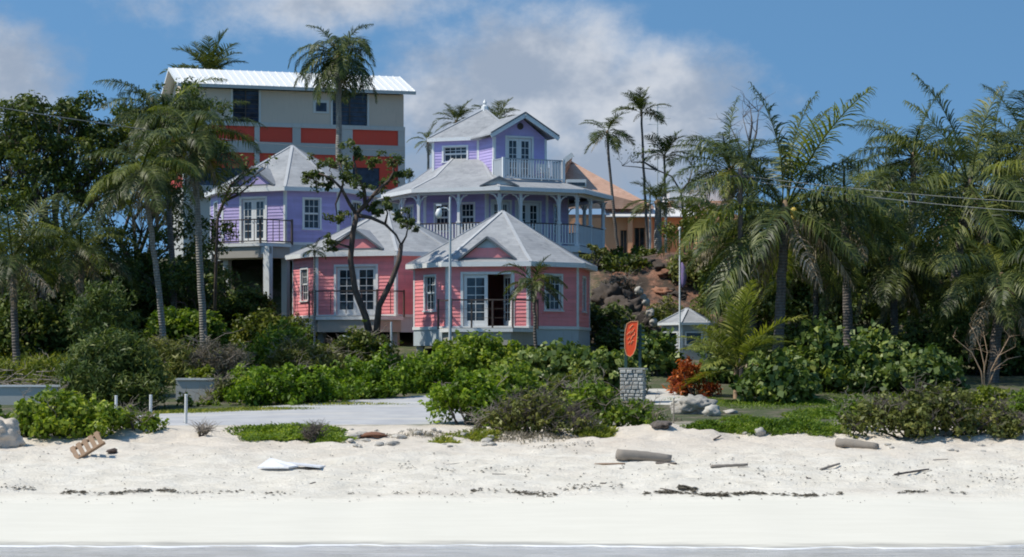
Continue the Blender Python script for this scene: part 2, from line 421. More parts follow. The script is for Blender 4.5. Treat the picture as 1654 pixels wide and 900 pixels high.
# ------------------------------------------------------------------ the ground, water, road
def ground_material():
    m, nt, out = newmat('ground_sand_and_soil'); n = NT(nt)
    pos = n('NewGeometry').outputs['Position']
    sep = n('SeparateXYZ'); nt.links.new(pos, sep.inputs[0]); X, Y, Z = sep.outputs
    fine = n.noise(14, 5, .7, pos); mid = n.noise(1.3, 5, .6, pos); spk = n.noise(55, 3, .7, pos)
    st = n('Mapping'); st.inputs['Scale'].default_value = (.55, 2.6, 1); nt.links.new(pos, st.inputs['Vector'])
    bands = n.noise(1.0, 6, .68, st.outputs[0])
    dry = n.mix(n.rng(mid, .3, .7), (.78, .715, .61), (.88, .82, .72))
    dry = n.mix(n.math('MULTIPLY', n.rng(bands, .56, .78), .24), dry, (.40, .34, .29))
    dry = n.mix(n.math('MULTIPLY', n.rng(spk, .62, .74), .55), dry, (.26, .22, .18))
    st2 = n('Mapping'); st2.inputs['Scale'].default_value = (1.3, 5.5, 1); st2.inputs['Rotation'].default_value = (0, 0, .12); nt.links.new(pos, st2.inputs['Vector'])
    foot = n.noise(2.0, 4, .6, st2.outputs[0])
    dry = n.mix(n.math('MULTIPLY', n.rng(foot, .54, .70), .22), dry, (.42, .345, .285))
    dry = n.mix(n.math('MULTIPLY', n.rng(n.noise(.5, 4, .6, pos), .54, .72), .22), dry, (.56, .455, .39))
    upper = n.rng(n.math('ADD', Y, n.math('MULTIPLY', n.math('SUBTRACT', n.noise(.7, 4, .6, pos), .5), 9.0)), 48.5, 54.5)
    dry = n.mix(n.math('MULTIPLY', upper, .42), dry, (.64, .52, .42))
    smooth = n.mix(n.rng(bands, .35, .7), (.70, .665, .58), (.735, .70, .615))
    swash = n.rng(n.math('ADD', Y, n.math('ADD', n.math('MULTIPLY', n.math('SUBTRACT', bands, .5), 3.2), n.math('MULTIPLY', n.math('SUBTRACT', mid, .5), 1.6))), 43.3, 45.0)
    sand = n.mix(swash, smooth, dry)
    wet = n.rng(n.math('ADD', Z, n.math('MULTIPLY', n.math('SUBTRACT', bands, .5), .12)), .06, .005)
    sand = n.mix(n.math('MULTIPLY', wet, .8), sand, (.40, .365, .31))
    soil = n.mix(n.rng(fine, .35, .7), (.10, .085, .060), (.26, .22, .16))
    soil = n.mix(n.math('MULTIPLY', n.rng(mid, .36, .55), .8), soil, (.055, .085, .022))
    inland = n.rng(n.math('ADD', Y, n.math('MULTIPLY', n.math('SUBTRACT', mid, .5), 5.0)), 57.6, 60.2)
    c = n.mix(inland, sand, soil)
    # red earth of the cut bank
    rx = n.math('MULTIPLY', n.rng(X, 3.2, 4.6), n.rng(X, 13.0, 10.0)); ry = n.math('MULTIPLY', n.rng(Y, 92, 95.5), n.rng(Y, 107, 104))
    red = n.math('MULTIPLY', rx, ry)
    earth = n.mix(n.rng(fine, .3, .7), (.17, .075, .045), (.38, .20, .13))
    earth = n.mix(n.math('MULTIPLY', n.rng(mid, .38, .56), .9), earth, (.05, .042, .032))
    c = n.mix(red, c, earth)
    h = n.math('ADD', n.math('ADD', n.math('MULTIPLY', fine, .6), n.math('MULTIPLY', foot, .9)), n.math('ADD', n.math('MULTIPLY', spk, .25), n.math('MULTIPLY', mid, .6)))
    amt = n.math('ADD', n.math('MULTIPLY', swash, .9), .06)
    b = n('Bump', Distance=.075, Height=h); nt.links.new(amt, b.inputs['Strength'])
    p = n('BsdfPrincipled'); nt.links.new(c, p.inputs['Base Color']); nt.links.new(b.outputs[0], p.inputs['Normal'])
    nt.links.new(n.math('SUBTRACT', .92, n.math('MULTIPLY', wet, .55)), p.inputs['Roughness'])
    nt.links.new(p.outputs[0], out.inputs['Surface'])
    return m

def axis(breaks):
    r = []
    for a, b, s in breaks:
        k = max(1, round((b - a) / s)); r += [a + (b - a) * i / k for i in range(k)]
    return r + [breaks[-1][1]]
def build_ground():
    xs = axis([(-400, -60, 34), (-60, -17, 2.2), (-17, 17, .17), (17, 60, 2.2), (60, 400, 34)])
    ys = axis([(-40, 30, 7), (30, 37, .5), (37, 60.5, .14), (60.5, 92, .6), (92, 106, .35), (106, 140, 2), (140, 500, 24)])
    nx = len(xs); V = []
    for y in ys:
        for x in xs: V.append((x, y, gz(x, y)))
    I = np.arange(len(V)).reshape(len(ys), nx)
    Q = np.stack([I[:-1, :-1], I[:-1, 1:], I[1:, 1:], I[1:, :-1]], -1).reshape(-1, 4)
    o = link('ground', np_mesh('ground', V, Q, smooth=True), ground_material()); ser(o, kind='structure')

def water_material():
    m, nt, out = newmat('shallow_sea_water'); n = NT(nt)
    pos = n('NewGeometry').outputs['Position']
    mp = n('Mapping'); mp.inputs['Scale'].default_value = (.5, 2.4, 1); nt.links.new(pos, mp.inputs['Vector'])
    w = n.noise(1.6, 5, .6, mp.outputs[0]); w2 = n.noise(.45, 3, .5, mp.outputs[0])
    b = n('Bump', Strength=.35, Distance=.10, Height=n.math('ADD', w, n.math('MULTIPLY', w2, .8)))
    sep = n('SeparateXYZ'); nt.links.new(pos, sep.inputs[0])
    base = n.mix(n.rng(w, .35, .65), (.36, .35, .35), (.58, .57, .57))
    deep = n.mix(n.rng(sep.outputs[1], 37.0, 20.0), base, (.06, .21, .25))
    p = n('BsdfPrincipled', Roughness=.14); p.inputs['IOR'].default_value = 1.33
    nt.links.new(deep, p.inputs['Base Color']); nt.links.new(b.outputs[0], p.inputs['Normal'])
    nt.links.new(p.outputs[0], out.inputs['Surface'])
    return m
def build_water():
    xs = axis([(-6000, -40, 1490), (-40, 40, .7), (40, 6000, 1490)]); ys = axis([(-6000, 20, 1500), (20, 41, .5), (41, 7000, 1700)])
    V = []
    for y in ys:
        for x in xs:
            z = (0.012 * math.sin(y * 2.1 + 0.5 * math.sin(x * .31)) + 0.012 * fb(x, y * 2, .6, 2)) * (1 - .85 * sstep(34.5, 36.5, y)) if abs(x) < 40 and 20 < y < 41 else 0.0
            if y > 44: z = -0.3
            V.append((x, y, z))
    nx = len(xs); I = np.arange(len(V)).reshape(len(ys), nx)
    Q = np.stack([I[:-1, :-1], I[:-1, 1:], I[1:, 1:], I[1:, :-1]], -1).reshape(-1, 4)
    o = link('sea_water', np_mesh('sea_water', V, Q, smooth=True), water_material()); ser(o, kind='structure')

def road_material():
    m, nt, out = newmat('worn_asphalt'); n = NT(nt)
    pos = n('NewGeometry').outputs['Position']
    f = n.noise(1.1, 5, .6, pos); g = n.noise(38, 3, .7, pos)
    c = n.mix(n.rng(f, .3, .7), (.40, .40, .42), (.50, .495, .50))
    c = n.mix(n.math('MULTIPLY', n.rng(g, .55, .75), .35), c, (.16, .16, .17))
    mp = n('Mapping'); mp.inputs['Scale'].default_value = (.16, 1.3, 1); mp.inputs['Rotation'].default_value = (0, 0, -.25); nt.links.new(pos, mp.inputs['Vector'])
    trk = n.noise(1.0, 4, .6, mp.outputs[0])
    c = n.mix(n.math('MULTIPLY', n.rng(trk, .5, .72), .7), c, (.60, .56, .50))
    b = n('Bump', Strength=.4, Distance=.02, Height=g)
    p = n('BsdfPrincipled', Roughness=.85); nt.links.new(c, p.inputs['Base Color']); nt.links.new(b.outputs[0], p.inputs['Normal'])
    nt.links.new(p.outputs[0], out.inputs['Surface'])
    return m
def sheet(name, mat, near, far, n=60, k=10, lift=.03, wob=.0):
    """a strip laid on the ground between two plan polylines (functions of t)"""
    V = []
    for i in range(n + 1):
        t = i / n; a = near(t); b = far(t)
        for j in range(k + 1):
            s = j / k; x = a[0] + (b[0] - a[0]) * s; y = a[1] + (b[1] - a[1]) * s
            if wob and j in (0, k): y += wob * fb(x, y + j, 1.1, 3)
            V.append((x, y, gz(x, y) + (lift if j else -.06)))
    I = np.arange(len(V)).reshape(n + 1, k + 1)
    Q = np.stack([I[:-1, :-1], I[1:, :-1], I[1:, 1:], I[:-1, 1:]], -1).reshape(-1, 4)
    o = link(name, np_mesh(name, V, Q, smooth=True), mat); ser(o, kind='structure'); return o
build_ground(); build_water()
def foam():
    V = []; n = 0; xs = [-15 + i * .06 for i in range(501)]
    for x in xs:
        lo, hi = 33.0, 42.0
        for _ in range(26):
            m = (lo + hi) / 2
            if gz(x, m) < .004: lo = m
            else: hi = m
        w = .03 + .22 * max(0.0, .2 + fb(x, 1.0, .9, 4)); off = .10 * fb(x, 7.0, 1.7, 3)
        for t, e in ((1, -.004), (.66, .016), (.33, .018), (0, -.004)):
            y = lo + .02 + off - w * t; V.append((x, y, max(gz(x, y), .004) + e))
    I = np.arange(len(V)).reshape(len(xs), 4); Q = np.stack([I[:-1, :-1], I[1:, :-1], I[1:, 1:], I[:-1, 1:]], -1).reshape(-1, 4)
    o = link('sea_foam', np_mesh('sea_foam', V, Q), painted('white_foam', (.80, .80, .80), rough=.9, bump=.5)); ser(o, 'thin white foam line where the sea meets the sand', 'foam', None, 'stuff')
foam()
def lerp(a, b, t): return a + (b - a) * t
M_road = road_material()
sheet('road', M_road, lambda t: (lerp(-26, 2.5, t), lerp(57.2, 58.6, t)), lambda t: (lerp(-26, 2.5, t), 63.0 + 8.5 * sstep(.42, .98, t)), 110, 16, .035, .35)
M_drive = painted('pale_concrete_drive', (.52, .50, .46), rough=.9, scale=1.2, dirt_amt=.25)
sheet('driveway', M_drive, lambda t: (lerp(3.9, 5.9, t), lerp(66.5, 66.0, t)), lambda t: (lerp(3.7, 5.2, t), 72.5), 12, 12, .04, .2)

# ------------------------------------------------------------------ building kit
UNIT_BOARD = None
def unit_board(mat):
    """a lapped clapboard one metre long and one metre high, scaled by each object that uses it"""
    me = bpy.data.meshes.new('siding_board')
    v = [(0, 0, 0), (1, 0, 0), (1, -1, 0), (0, -1, 0), (0, 0, 1), (1, 0, 1), (1, -.25, 1), (0, -.25, 1)]
    me.from_pydata(v, [], [(0, 1, 2, 3), (4, 7, 6, 5), (3, 2, 6, 7), (0, 3, 7, 4), (1, 5, 6, 2), (0, 4, 5, 1)])
    me.materials.append(mat); me.update(); return me
BOARD = {}
class Frame:
    """a wall's own axes: u to the right, n outwards, z up (seen from outside)"""
    def __init__(s, a, b, z0):
        s.a = Vector((a[0], a[1], z0)); d = Vector((b[0] - a[0], b[1] - a[1], 0)); s.W = d.length; s.u = d.normalized()
        s.n = Vector((s.u.y, -s.u.x, 0)); s.ang = math.atan2(s.u.y, s.u.x)
    def pt(s, u, n, z): return s.a + s.u * u + s.n * n + Vector((0, 0, z))
    def mat(s): return Matrix.Translation(s.a) @ Matrix.Rotation(s.ang, 4, 'Z')     # local x=u, y=-n, z=z
    def box(s, mb, u0, u1, n0, n1, z0, z1): return mb.box(u0, u1, -n1, -n0, z0, z1, s.mat())

def wall(house, fr, H, mat, holes=(), boards=True, bh=.145, thick=.12, corner=None, name='wall'):
    us = sorted({0.0, fr.W} | {h[0] for h in holes} | {h[1] for h in holes}); zs = sorted({0.0, H} | {h[2] for h in holes} | {h[3] for h in holes})
    mb = MB()
    def inside(u, z): return any(h[0] < u < h[1] and h[2] < z < h[3] for h in holes)
    for z0, z1 in zip(zs, zs[1:]):
        run = None
        for u0, u1 in list(zip(us, us[1:])) + [(None, None)]:
            ok = u0 is not None and not inside((u0 + u1) / 2, (z0 + z1) / 2)
            if ok: run = (run[0], u1) if run else (u0, u1)
            elif run: fr.box(mb, run[0], run[1], -thick, 0, z0, z1); run = None
    w = mb.build(name, mat, house)
    if boards:
        if mat.name not in BOARD: BOARD[mat.name] = unit_board(mat)
        nb = max(1, round(H / bh)); hh = H / nb
        for i in range(nb):
            z0, z1 = i * hh, (i + 1) * hh
            segs = [(0.0, fr.W)]
            for h in holes:
                if h[2] < z1 - .02 and h[3] > z0 + .02:
                    ns = []
                    for (s0, s1) in segs:
                        if h[1] <= s0 or h[0] >= s1: ns.append((s0, s1)); continue
                        if h[0] - s0 > .03: ns.append((s0, h[0]))
                        if s1 - h[1] > .03: ns.append((h[1], s1))
                    segs = ns
            for (s0, s1) in segs:
                o = bpy.data.objects.new('siding_board', BOARD[mat.name]); COL.objects.link(o); o.parent = w
                o.location = fr.pt(s0 + .002, .002, z0); o.rotation_euler = (0, 0, fr.ang); o.scale = (s1 - s0 - .004, .030, hh + .004)
    return w

def window(house, fr, u0, u1, z0, z1, cols=3, rows=(2, 2), trim=M_white, glass=M_glass, tw=.085):
    """a sash window set back in its opening: casing, sill, two sashes, glazing bars, panes"""
    mb = MB()
    fr.box(mb, u0 - tw, u0, -.05, .048, z0 - .02, z1 + tw); fr.box(mb, u1, u1 + tw, -.05, .048, z0 - .02, z1 + tw)
    fr.box(mb, u0, u1, -.05, .050, z1, z1 + tw)
    w = mb.build('window', trim, house)
    s = MB(); fr.box(s, u0 - tw - .03, u1 + tw + .03, -.05, .085, z0 - .075, z0 - .022); s.build('sill', trim, w)
    zm = (z0 + z1) / 2; fw = .05
    for k, (a, b) in enumerate(((z0 - .02, zm), (zm, z1))):
        back = -.075 + .03 * k
        g = MB(); fr.box(g, u0 + fw, u1 - fw, back - .02, back - .012, a + fw, b - fw * .5); g.build('pane', glass, w)
        f = MB()
        fr.box(f, u0, u0 + fw, back - .03, back + .012, a, b); fr.box(f, u1 - fw, u1, back - .03, back + .012, a, b)
        fr.box(f, u0 + fw, u1 - fw, back - .03, back + .012, a, a + fw); fr.box(f, u0 + fw, u1 - fw, back - .03, back + .012, b - fw * .6, b)
        for c in range(1, cols):
            u = u0 + fw + (u1 - u0 - 2 * fw) * c / cols; fr.box(f, u - .011, u + .011, back - .012, back + .006, a + fw, b - fw * .6)
        for r in range(1, rows[k]):
            z = a + fw + (b - a - 1.6 * fw) * r / rows[k]; fr.box(f, u0 + fw, u1 - fw, back - .012, back + .004, z - .011, z + .011)
        f.build('sash', trim, w)
    return w

def french_door(house, fr, u0, u1, z0, z1, trim=M_white, open_right=False, rows=5, tw=.1):
    mb = MB()
    fr.box(mb, u0 - tw, u0, -.05, .05, z0, z1 + tw); fr.box(mb, u1, u1 + tw, -.05, .05, z0, z1 + tw); fr.box(mb, u0, u1, -.05, .052, z1, z1 + tw)
    fr.box(mb, u0, u1, -.1, .02, z0 - .03, z0 + .02)
    mb.build('door_frame', trim, house)
    um = (u0 + u1) / 2; lw = um - u0 - .008
    for k in (0, 1):
        if k == 1 and open_right:
            hinge = fr.pt(u1 - .02, -.04, z0 + .03); ang = fr.ang + math.pi - math.radians(62)
        elif k == 1: hinge = fr.pt(u1 - .004, -.055, z0 + .03); ang = fr.ang + math.pi
        else: hinge = fr.pt(u0 + .004, -.055, z0 + .03); ang = fr.ang
        H = z1 - z0 - .035; m = Matrix.Translation(hinge) @ Matrix.Rotation(ang, 4, 'Z')
        f = MB(); sw = .13; bot = .26
        f.box(0, sw, -.022, .022, 0, H, m); f.box(lw - sw, lw, -.022, .022, 0, H, m)
        f.box(sw, lw - sw, -.022, .022, 0, bot, m); f.box(sw, lw - sw, -.022, .022, H - sw, H, m)
        for r in range(1, rows):
            z = bot + (H - sw - bot) * r / rows; f.box(sw, lw - sw, -.014, .014, z - .013, z + .013, m)
        f.box(lw / 2 - .012, lw / 2 + .012, -.016, .016, bot, H - sw, m)
        d = f.build('door', trim, house)
        g = MB(); g.box(sw - .005, lw - sw + .005, -.005, .005, bot, H - sw, m); g.build('pane', M_glass, d)
        hb = MB(); hb.box(lw - .09, lw - .05, -.06, .06, 1.0, 1.04, m); hb.build('handle', M_steel, d)

BAL = {}
def railing(house, p, q, h=1.0, mat=M_white, top=None, sp=.125, bw=.035, posts=True, post_mat=None, bottom=True, pw=.09, first=True, last=True):
    p = Vector(p); q = Vector(q); L = (q - p).length; t = (q - p).normalized(); up = Vector((0, 0, 1))
    mb = MB(); mb.bar(p + up * h, q + up * h, .075, .05)
    r = mb.build('railing', top or mat, house)
    if bottom:
        b = MB(); b.bar(p + up * .1, q + up * .1, .05, .05); b.build('bottom_rail', mat, r)
    if posts:
        for c, use in ((p, first), (q, last)):
            if use:
                k = MB(); k.box(-pw / 2, pw / 2, -pw / 2, pw / 2, -.02, h + .06, Matrix.Translation(c) @ Matrix.Rotation(math.atan2(t.y, t.x), 4, 'Z')); k.build('rail_post', post_mat or mat, r)
    if sp:
        n = max(1, int(L / sp)); key = (mat.name, bw, round(h, 3))
        if key not in BAL:
            k = MB(); k.box(-bw / 2, bw / 2, -bw / 2, bw / 2, .126, h - .026); me = bpy.data.meshes.new('baluster'); me.from_pydata(k.v, [], k.f); me.materials.append(mat); BAL[key] = me
        for i in range(1, n):
            o = bpy.data.objects.new('baluster', BAL[key]); COL.objects.link(o); o.parent = r
            o.location = p + t * (L * i / n); o.rotation_euler = (0, 0, math.atan2(t.y, t.x))
    return r

def scale_ring(ring, k, c=(0, 0)): return [((p[0] - c[0]) * k + c[0], (p[1] - c[1]) * k + c[1]) for p in ring]
def ring_roof(house, eave, ze, rings, apex=None, fascia=.17, inner=None, mat=M_shingle, caps=True, soff=M_white, name='roof'):
    """hipped roof from an eave polygon through inner rings [(ring, z)] to an apex or a flat top; fascia, soffit and hip caps are its parts"""
    n = len(eave); levels = [(eave, ze)] + list(rings); mb = MB()
    V = [(p[0], p[1], z) for r, z in levels for p in r]; Fs = []
    for k in range(len(levels) - 1):
        for i in range(n):
            j = (i + 1) % n; Fs.append((k * n + i, k * n + j, (k + 1) * n + j, (k + 1) * n + i))
    top = (len(levels) - 1) * n
    if apex is not None:
        V.append(apex)
        for i in range(n): Fs.append((top + i, top + (i + 1) % n, len(V) - 1))
    else: Fs.append(tuple(top + i for i in range(n)))
    mb.add(V, Fs); r = mb.build(name, mat, house)
    f = MB(); outk = [((p[0]), (p[1])) for p in eave]
    cx = sum(p[0] for p in eave) / n; cy = sum(p[1] for p in eave) / n
    def off(p, d):
        v = Vector((p[0] - cx, p[1] - cy)); L = v.length; return (p[0] + v.x / L * d, p[1] + v.y / L * d)
    o2 = [off(p, .025) for p in eave]; i2 = [off(p, -.06) for p in eave]
    for i in range(n):
        j = (i + 1) % n
        a, b, c, d = o2[i], o2[j], i2[j], i2[i]
        vs = [(a[0], a[1], ze - fascia), (b[0], b[1], ze - fascia), (c[0], c[1], ze - fascia), (d[0], d[1], ze - fascia),
              (a[0], a[1], ze + .012), (b[0], b[1], ze + .012), (c[0], c[1], ze - .012), (d[0], d[1], ze - .012)]
        f.add(vs, [(3, 2, 1, 0), (4, 5, 6, 7), (0, 1, 5, 4), (1, 2, 6, 5), (2, 3, 7, 6), (3, 0, 4, 7)])
    f.build('fascia', soff, r)
    if inner is not None:
        s = MB(); a = [(p[0], p[1], ze - fascia + .02) for p in i2]; b = [(p[0], p[1], ze - fascia + .02) for p in inner]
        s.add(a + b, [(i, i + n, (i + 1) % n + n, (i + 1) % n) for i in range(n)]); s.build('soffit', soff, r)
    if caps:
        for i in range(n):
            pts = [Vector((R_[i][0], R_[i][1], z)) for R_, z in levels] + ([Vector(apex)] if apex is not None else [])
            k = MB()
            for a, b in zip(pts, pts[1:]): k.bar(a + Vector((0, 0, .012)), b + Vector((0, 0, .012)), .13, .035)
            k.build('hip_cap', M_hipcap, r)
    return r

def gablet(house, frontn, w, h, zbase, dist, slope_dist, mat_panel, depth):
    """little false gable sitting on the front slope; frontn is the angle of the outward normal in plan"""
    m = Matrix.Rotation(frontn + math.pi / 2, 4, 'Z')       # local -y becomes the outward normal
    g = MB()
    def A(l): return [m @ Vector(p) for p in l]
    hp = h * .52
    k = 1 - hp / h
    g.add(A([(-w / 2, -dist, zbase), (w / 2, -dist, zbase), (w / 2 * k, -dist, zbase + hp), (-w / 2 * k, -dist, zbase + hp),
             (-w / 2, -dist + .1, zbase), (w / 2, -dist + .1, zbase), (w / 2 * k, -dist + .1, zbase + hp), (-w / 2 * k, -dist + .1, zbase + hp)]),
          [(0, 1, 2, 3), (7, 6, 5, 4), (0, 4, 5, 1), (1, 5, 6, 2), (2, 6, 7, 3), (3, 7, 4, 0)])
    gb = g.build('gable_panel', mat_panel, house)
    v = MB(); v.add(A([(-w / 2 * k, -dist + .015, zbase + hp), (w / 2 * k, -dist + .015, zbase + hp), (0, -dist + .015, zbase + h), (-w / 2 * k, -dist + .1, zbase + hp), (w / 2 * k, -dist + .1, zbase + hp), (0, -dist + .1, zbase + h)]),
          [(0, 1, 2), (5, 4, 3), (0, 3, 4, 1), (1, 4, 5, 2), (2, 5, 3, 0)]); v.build('gable_vent', M_skirt, gb)
    ov = .14
    for s in (-1, 1):
        r = MB(); a = (0, -dist - ov, zbase + h + .05); b = (s * (w / 2 + .16), -dist - ov, zbase - .06); c = (s * (w / 2 + .16), -dist + .15, zbase - .06); d = (0, -dist + depth, zbase + h + .05)
        q = [Vector(x) for x in (a, b, c, d)]; t = Vector((0, 0, .05))
        r.add([m @ x for x in q] + [m @ (x + t) for x in q], [(0, 1, 2, 3), (7, 6, 5, 4), (0, 4, 5, 1), (1, 5, 6, 2), (2, 6, 7, 3), (3, 7, 4, 0)])
        r.build('gable_roof', M_shingle, gb)
        e = MB(); e.bar(m @ Vector((0, -dist - ov - .012, zbase + h + .04)), m @ Vector((s * (w / 2 + .17), -dist - ov - .012, zbase - .07)), .05, .07); e.build('rake_board', M_slate, gb)
    e = MB(); e.bar(m @ Vector((-w / 2 - .1, -dist - .04, zbase - .03)), m @ Vector((w / 2 + .1, -dist - .04, zbase - .03)), .08, .07); e.build('gable_sill', M_slate, gb)

def octagon(f, h): return [(-f / 2, -h), (f / 2, -h), (h, -f / 2), (h, f / 2), (f / 2, h), (-f / 2, h), (-h, f / 2), (-h, -f / 2)]

def cottage(label, px, D, zf, yaw, col, H=2.42, rise=2.2, sc=1.0, door=(1.35, 1.75), win_left=True, win_right=True, open_right=False, deck=1.2, deck_side=0, posts=None, cat='cottage'):
    h = thing('octagonal_cottage', label, cat, (XX(px, D), D, zf), math.radians(yaw), group='octagonal cottages on the slope')
    f, hw = 3.3 * sc, 3.38 * sc
    R = octagon(f, hw)
    for i in range(8):
        fr = Frame(R[i], R[(i + 1) % 8], 0); W = fr.W; holes = []
        if i == 0:
            dw = door[1]; u0 = (W - dw) / 2 + door[0] * 0; holes = [(u0, u0 + dw, .0, 2.06)]
        if i == 1 and win_right: holes = [(W / 2 - .36, W / 2 + .36, .72, 2.02)]
        if i == 7 and win_left: holes = [(W / 2 - .36, W / 2 + .36, .72, 2.02)]
        if i in (2, 6): holes = [(W / 2 - .4, W / 2 + .4, .72, 2.02)]
        wall(h, fr, H, col, holes, boards=i in (0, 1, 2, 6, 7))
        for hl in holes:
            if i == 0: french_door(h, fr, hl[0], hl[1], hl[2], hl[3], open_right=open_right)
            else: window(h, fr, *hl)
        # corner board
        c = MB(); fr.box(c, -.012, .075, -.01, .040, -.02, H - .03); c.build('corner_board', M_white, h)
        c = MB(); fr.box(c, W - .075, W + .012, -.01, .038, -.02, H - .032); c.build('corner_board', M_white, h)
    fl = MB(); fl.prism(scale_ring(R, .995), -.2, 0); fl.build('floor_slab', M_deckwood, h)
    ins = MB(); ins.prism(scale_ring(R, .95), H - .03, H + .02); ins.build('ceiling', M_white, h)
    # skirting below the floor, each face a panel
    for i in range(8):
        S = scale_ring(R, 1.004); fr = Frame(S[i], S[(i + 1) % 8], -.66)
        s = MB(); fr.box(s, .0, fr.W, -.06, .02, 0, .62); sk = s.build('skirting', M_skirt, h)
        t = MB(); fr.box(t, -.02, fr.W + .02, -.02, .06, .62, .74); t.build('water_table', M_white, sk)
    # piers
    for i in range(8):
        x, y = R[i][0] * .93, R[i][1] * .93
        wp = h.location; c, s = math.cos(math.radians(yaw)), math.sin(math.radians(yaw))
        g = gz(wp.x + x * c - y * s, wp.y + x * s + y * c) - .3 - zf
        k = MB(); k.box(x - .14, x + .14, y - .14, y + .14, min(g, -1.0), -.2); k.build('pier', M_greyrender, h)
    k = 1 + .3 / hw
    E = scale_ring(R, k); ring_roof(h, E, H + .10, [(scale_ring(E, .80), H + .10 + rise * .175)], (0, 0, H + .1 + rise), inner=scale_ring(R, .98))
    gablet(h, -math.pi / 2, 2.0 * sc, .74, H + .27, hw + .02, 0, col, 1.6)
    # deck in front
    dn = -hw - deck; dw = f / 2 - .05
    dk = MB(); ring = [(-dw - .4 + 0, -hw - .05), (-dw + .35, dn), (dw - .35, dn), (dw + .4, -hw - .05)]
    dk.prism(ring, -.16, -.03); d = dk.build('deck', M_white, h)
    nb = 7
    for i in range(nb):
        y0 = dn + (deck - .06) * i / nb; y1 = dn + (deck - .06) * (i + 1) / nb - .012
        kx = lambda y: (dw - .35) + (.75) * (y - dn) / (deck)
        b = MB(); b.prism([(-kx(y0), y0), (kx(y0), y0), (kx(y1), y1), (-kx(y1), y1)], -.028, 0); b.build('deck_board', M_deckwood, d)
    ap = MB(); r2 = [(p[0] * .93, p[1] + .09) for p in ring]; ap.prism(r2, -.66, -.165); ap.build('deck_apron', M_deckwood, h)
    P0 = [Vector((p[0], p[1], -.03)) for p in ring]; P0 = [p + Vector((0, .05, 0)) for p in P0]
    return h, P0, R

# ------------------------------------------------------------------ pink cottage, right
pinkR, dk, _ = cottage('pink octagonal cottage with open white double doors, nearest the bright hedge', 812, 86.2, 4.62, -10, M_pink, sc=.96, open_right=True, door=(0, 1.9))
pts = [dk[0], dk[1], dk[2], dk[3]]
for i, (a, b) in enumerate(zip(pts, pts[1:])):
    r = railing(pinkR, a, b, 1.08, M_brownrail, sp=0, bottom=False, pw=.06, first=i == 0)
    for z in (.4, .74):
        w = MB(); w.tube([a + Vector((0, 0, z)), b + Vector((0, 0, z))], .006, 5); w.build('rail_wire', M_brownrail, r)
    if i == 1:
        for t in (.33, .67):
            c = a.lerp(b, t); k = MB(); k.box(c.x - .03, c.x + .03, c.y - .03, c.y + .03, c.z, c.z + 1.06); k.build('rail_post', M_brownrail, r)
# ------------------------------------------------------------------ pink cottage, left
pinkL, dk, _ = cottage('pink octagonal cottage behind the forked bare-trunked tree', 624, 93.2, 5.22, -17, M_pink, sc=1.06, H=2.55, rise=2.05)
pts = dk
for i, (a, b) in enumerate(zip(pts, pts[1:])):
    railing(pinkL, a, b, 1.05, M_brownrail, sp=.62, bw=.025, bottom=False, pw=.06, first=i == 0)
# ------------------------------------------------------------------ purple cottage on stilts, left
purL, dk, Rp = cottage('purple octagonal cottage on white stilts with a brown-railed balcony', 472, 100.5, 8.62, -25, M_purple, H=2.42, rise=2.25, deck=1.5, door=(0, 1.25))
for i, (a, b) in enumerate(zip(dk, dk[1:])):
    railing(purL, a, b, 1.05, M_brownrail, sp=.3, bw=.026, bottom=True, pw=.08, first=i == 0)
for (x, y) in ((-1.5, -4.6), (1.5, -4.6), (-3.1, -2.2), (3.0, -2.2)):
    c, s = math.cos(math.radians(-25)), math.sin(math.radians(-25)); wp = purL.location
    g = gz(wp.x + x * c - y * s, wp.y + x * s + y * c) - .3 - 8.62
    k = MB(); k.box(x - .15, x + .15, y - .15, y + .15, g, -.17); k.build('stilt', M_white, purL)
k = MB(); k.box(-1.65, 1.65, -4.72, -4.52, -.5, -.17); k.build('deck_beam', M_white, purL)

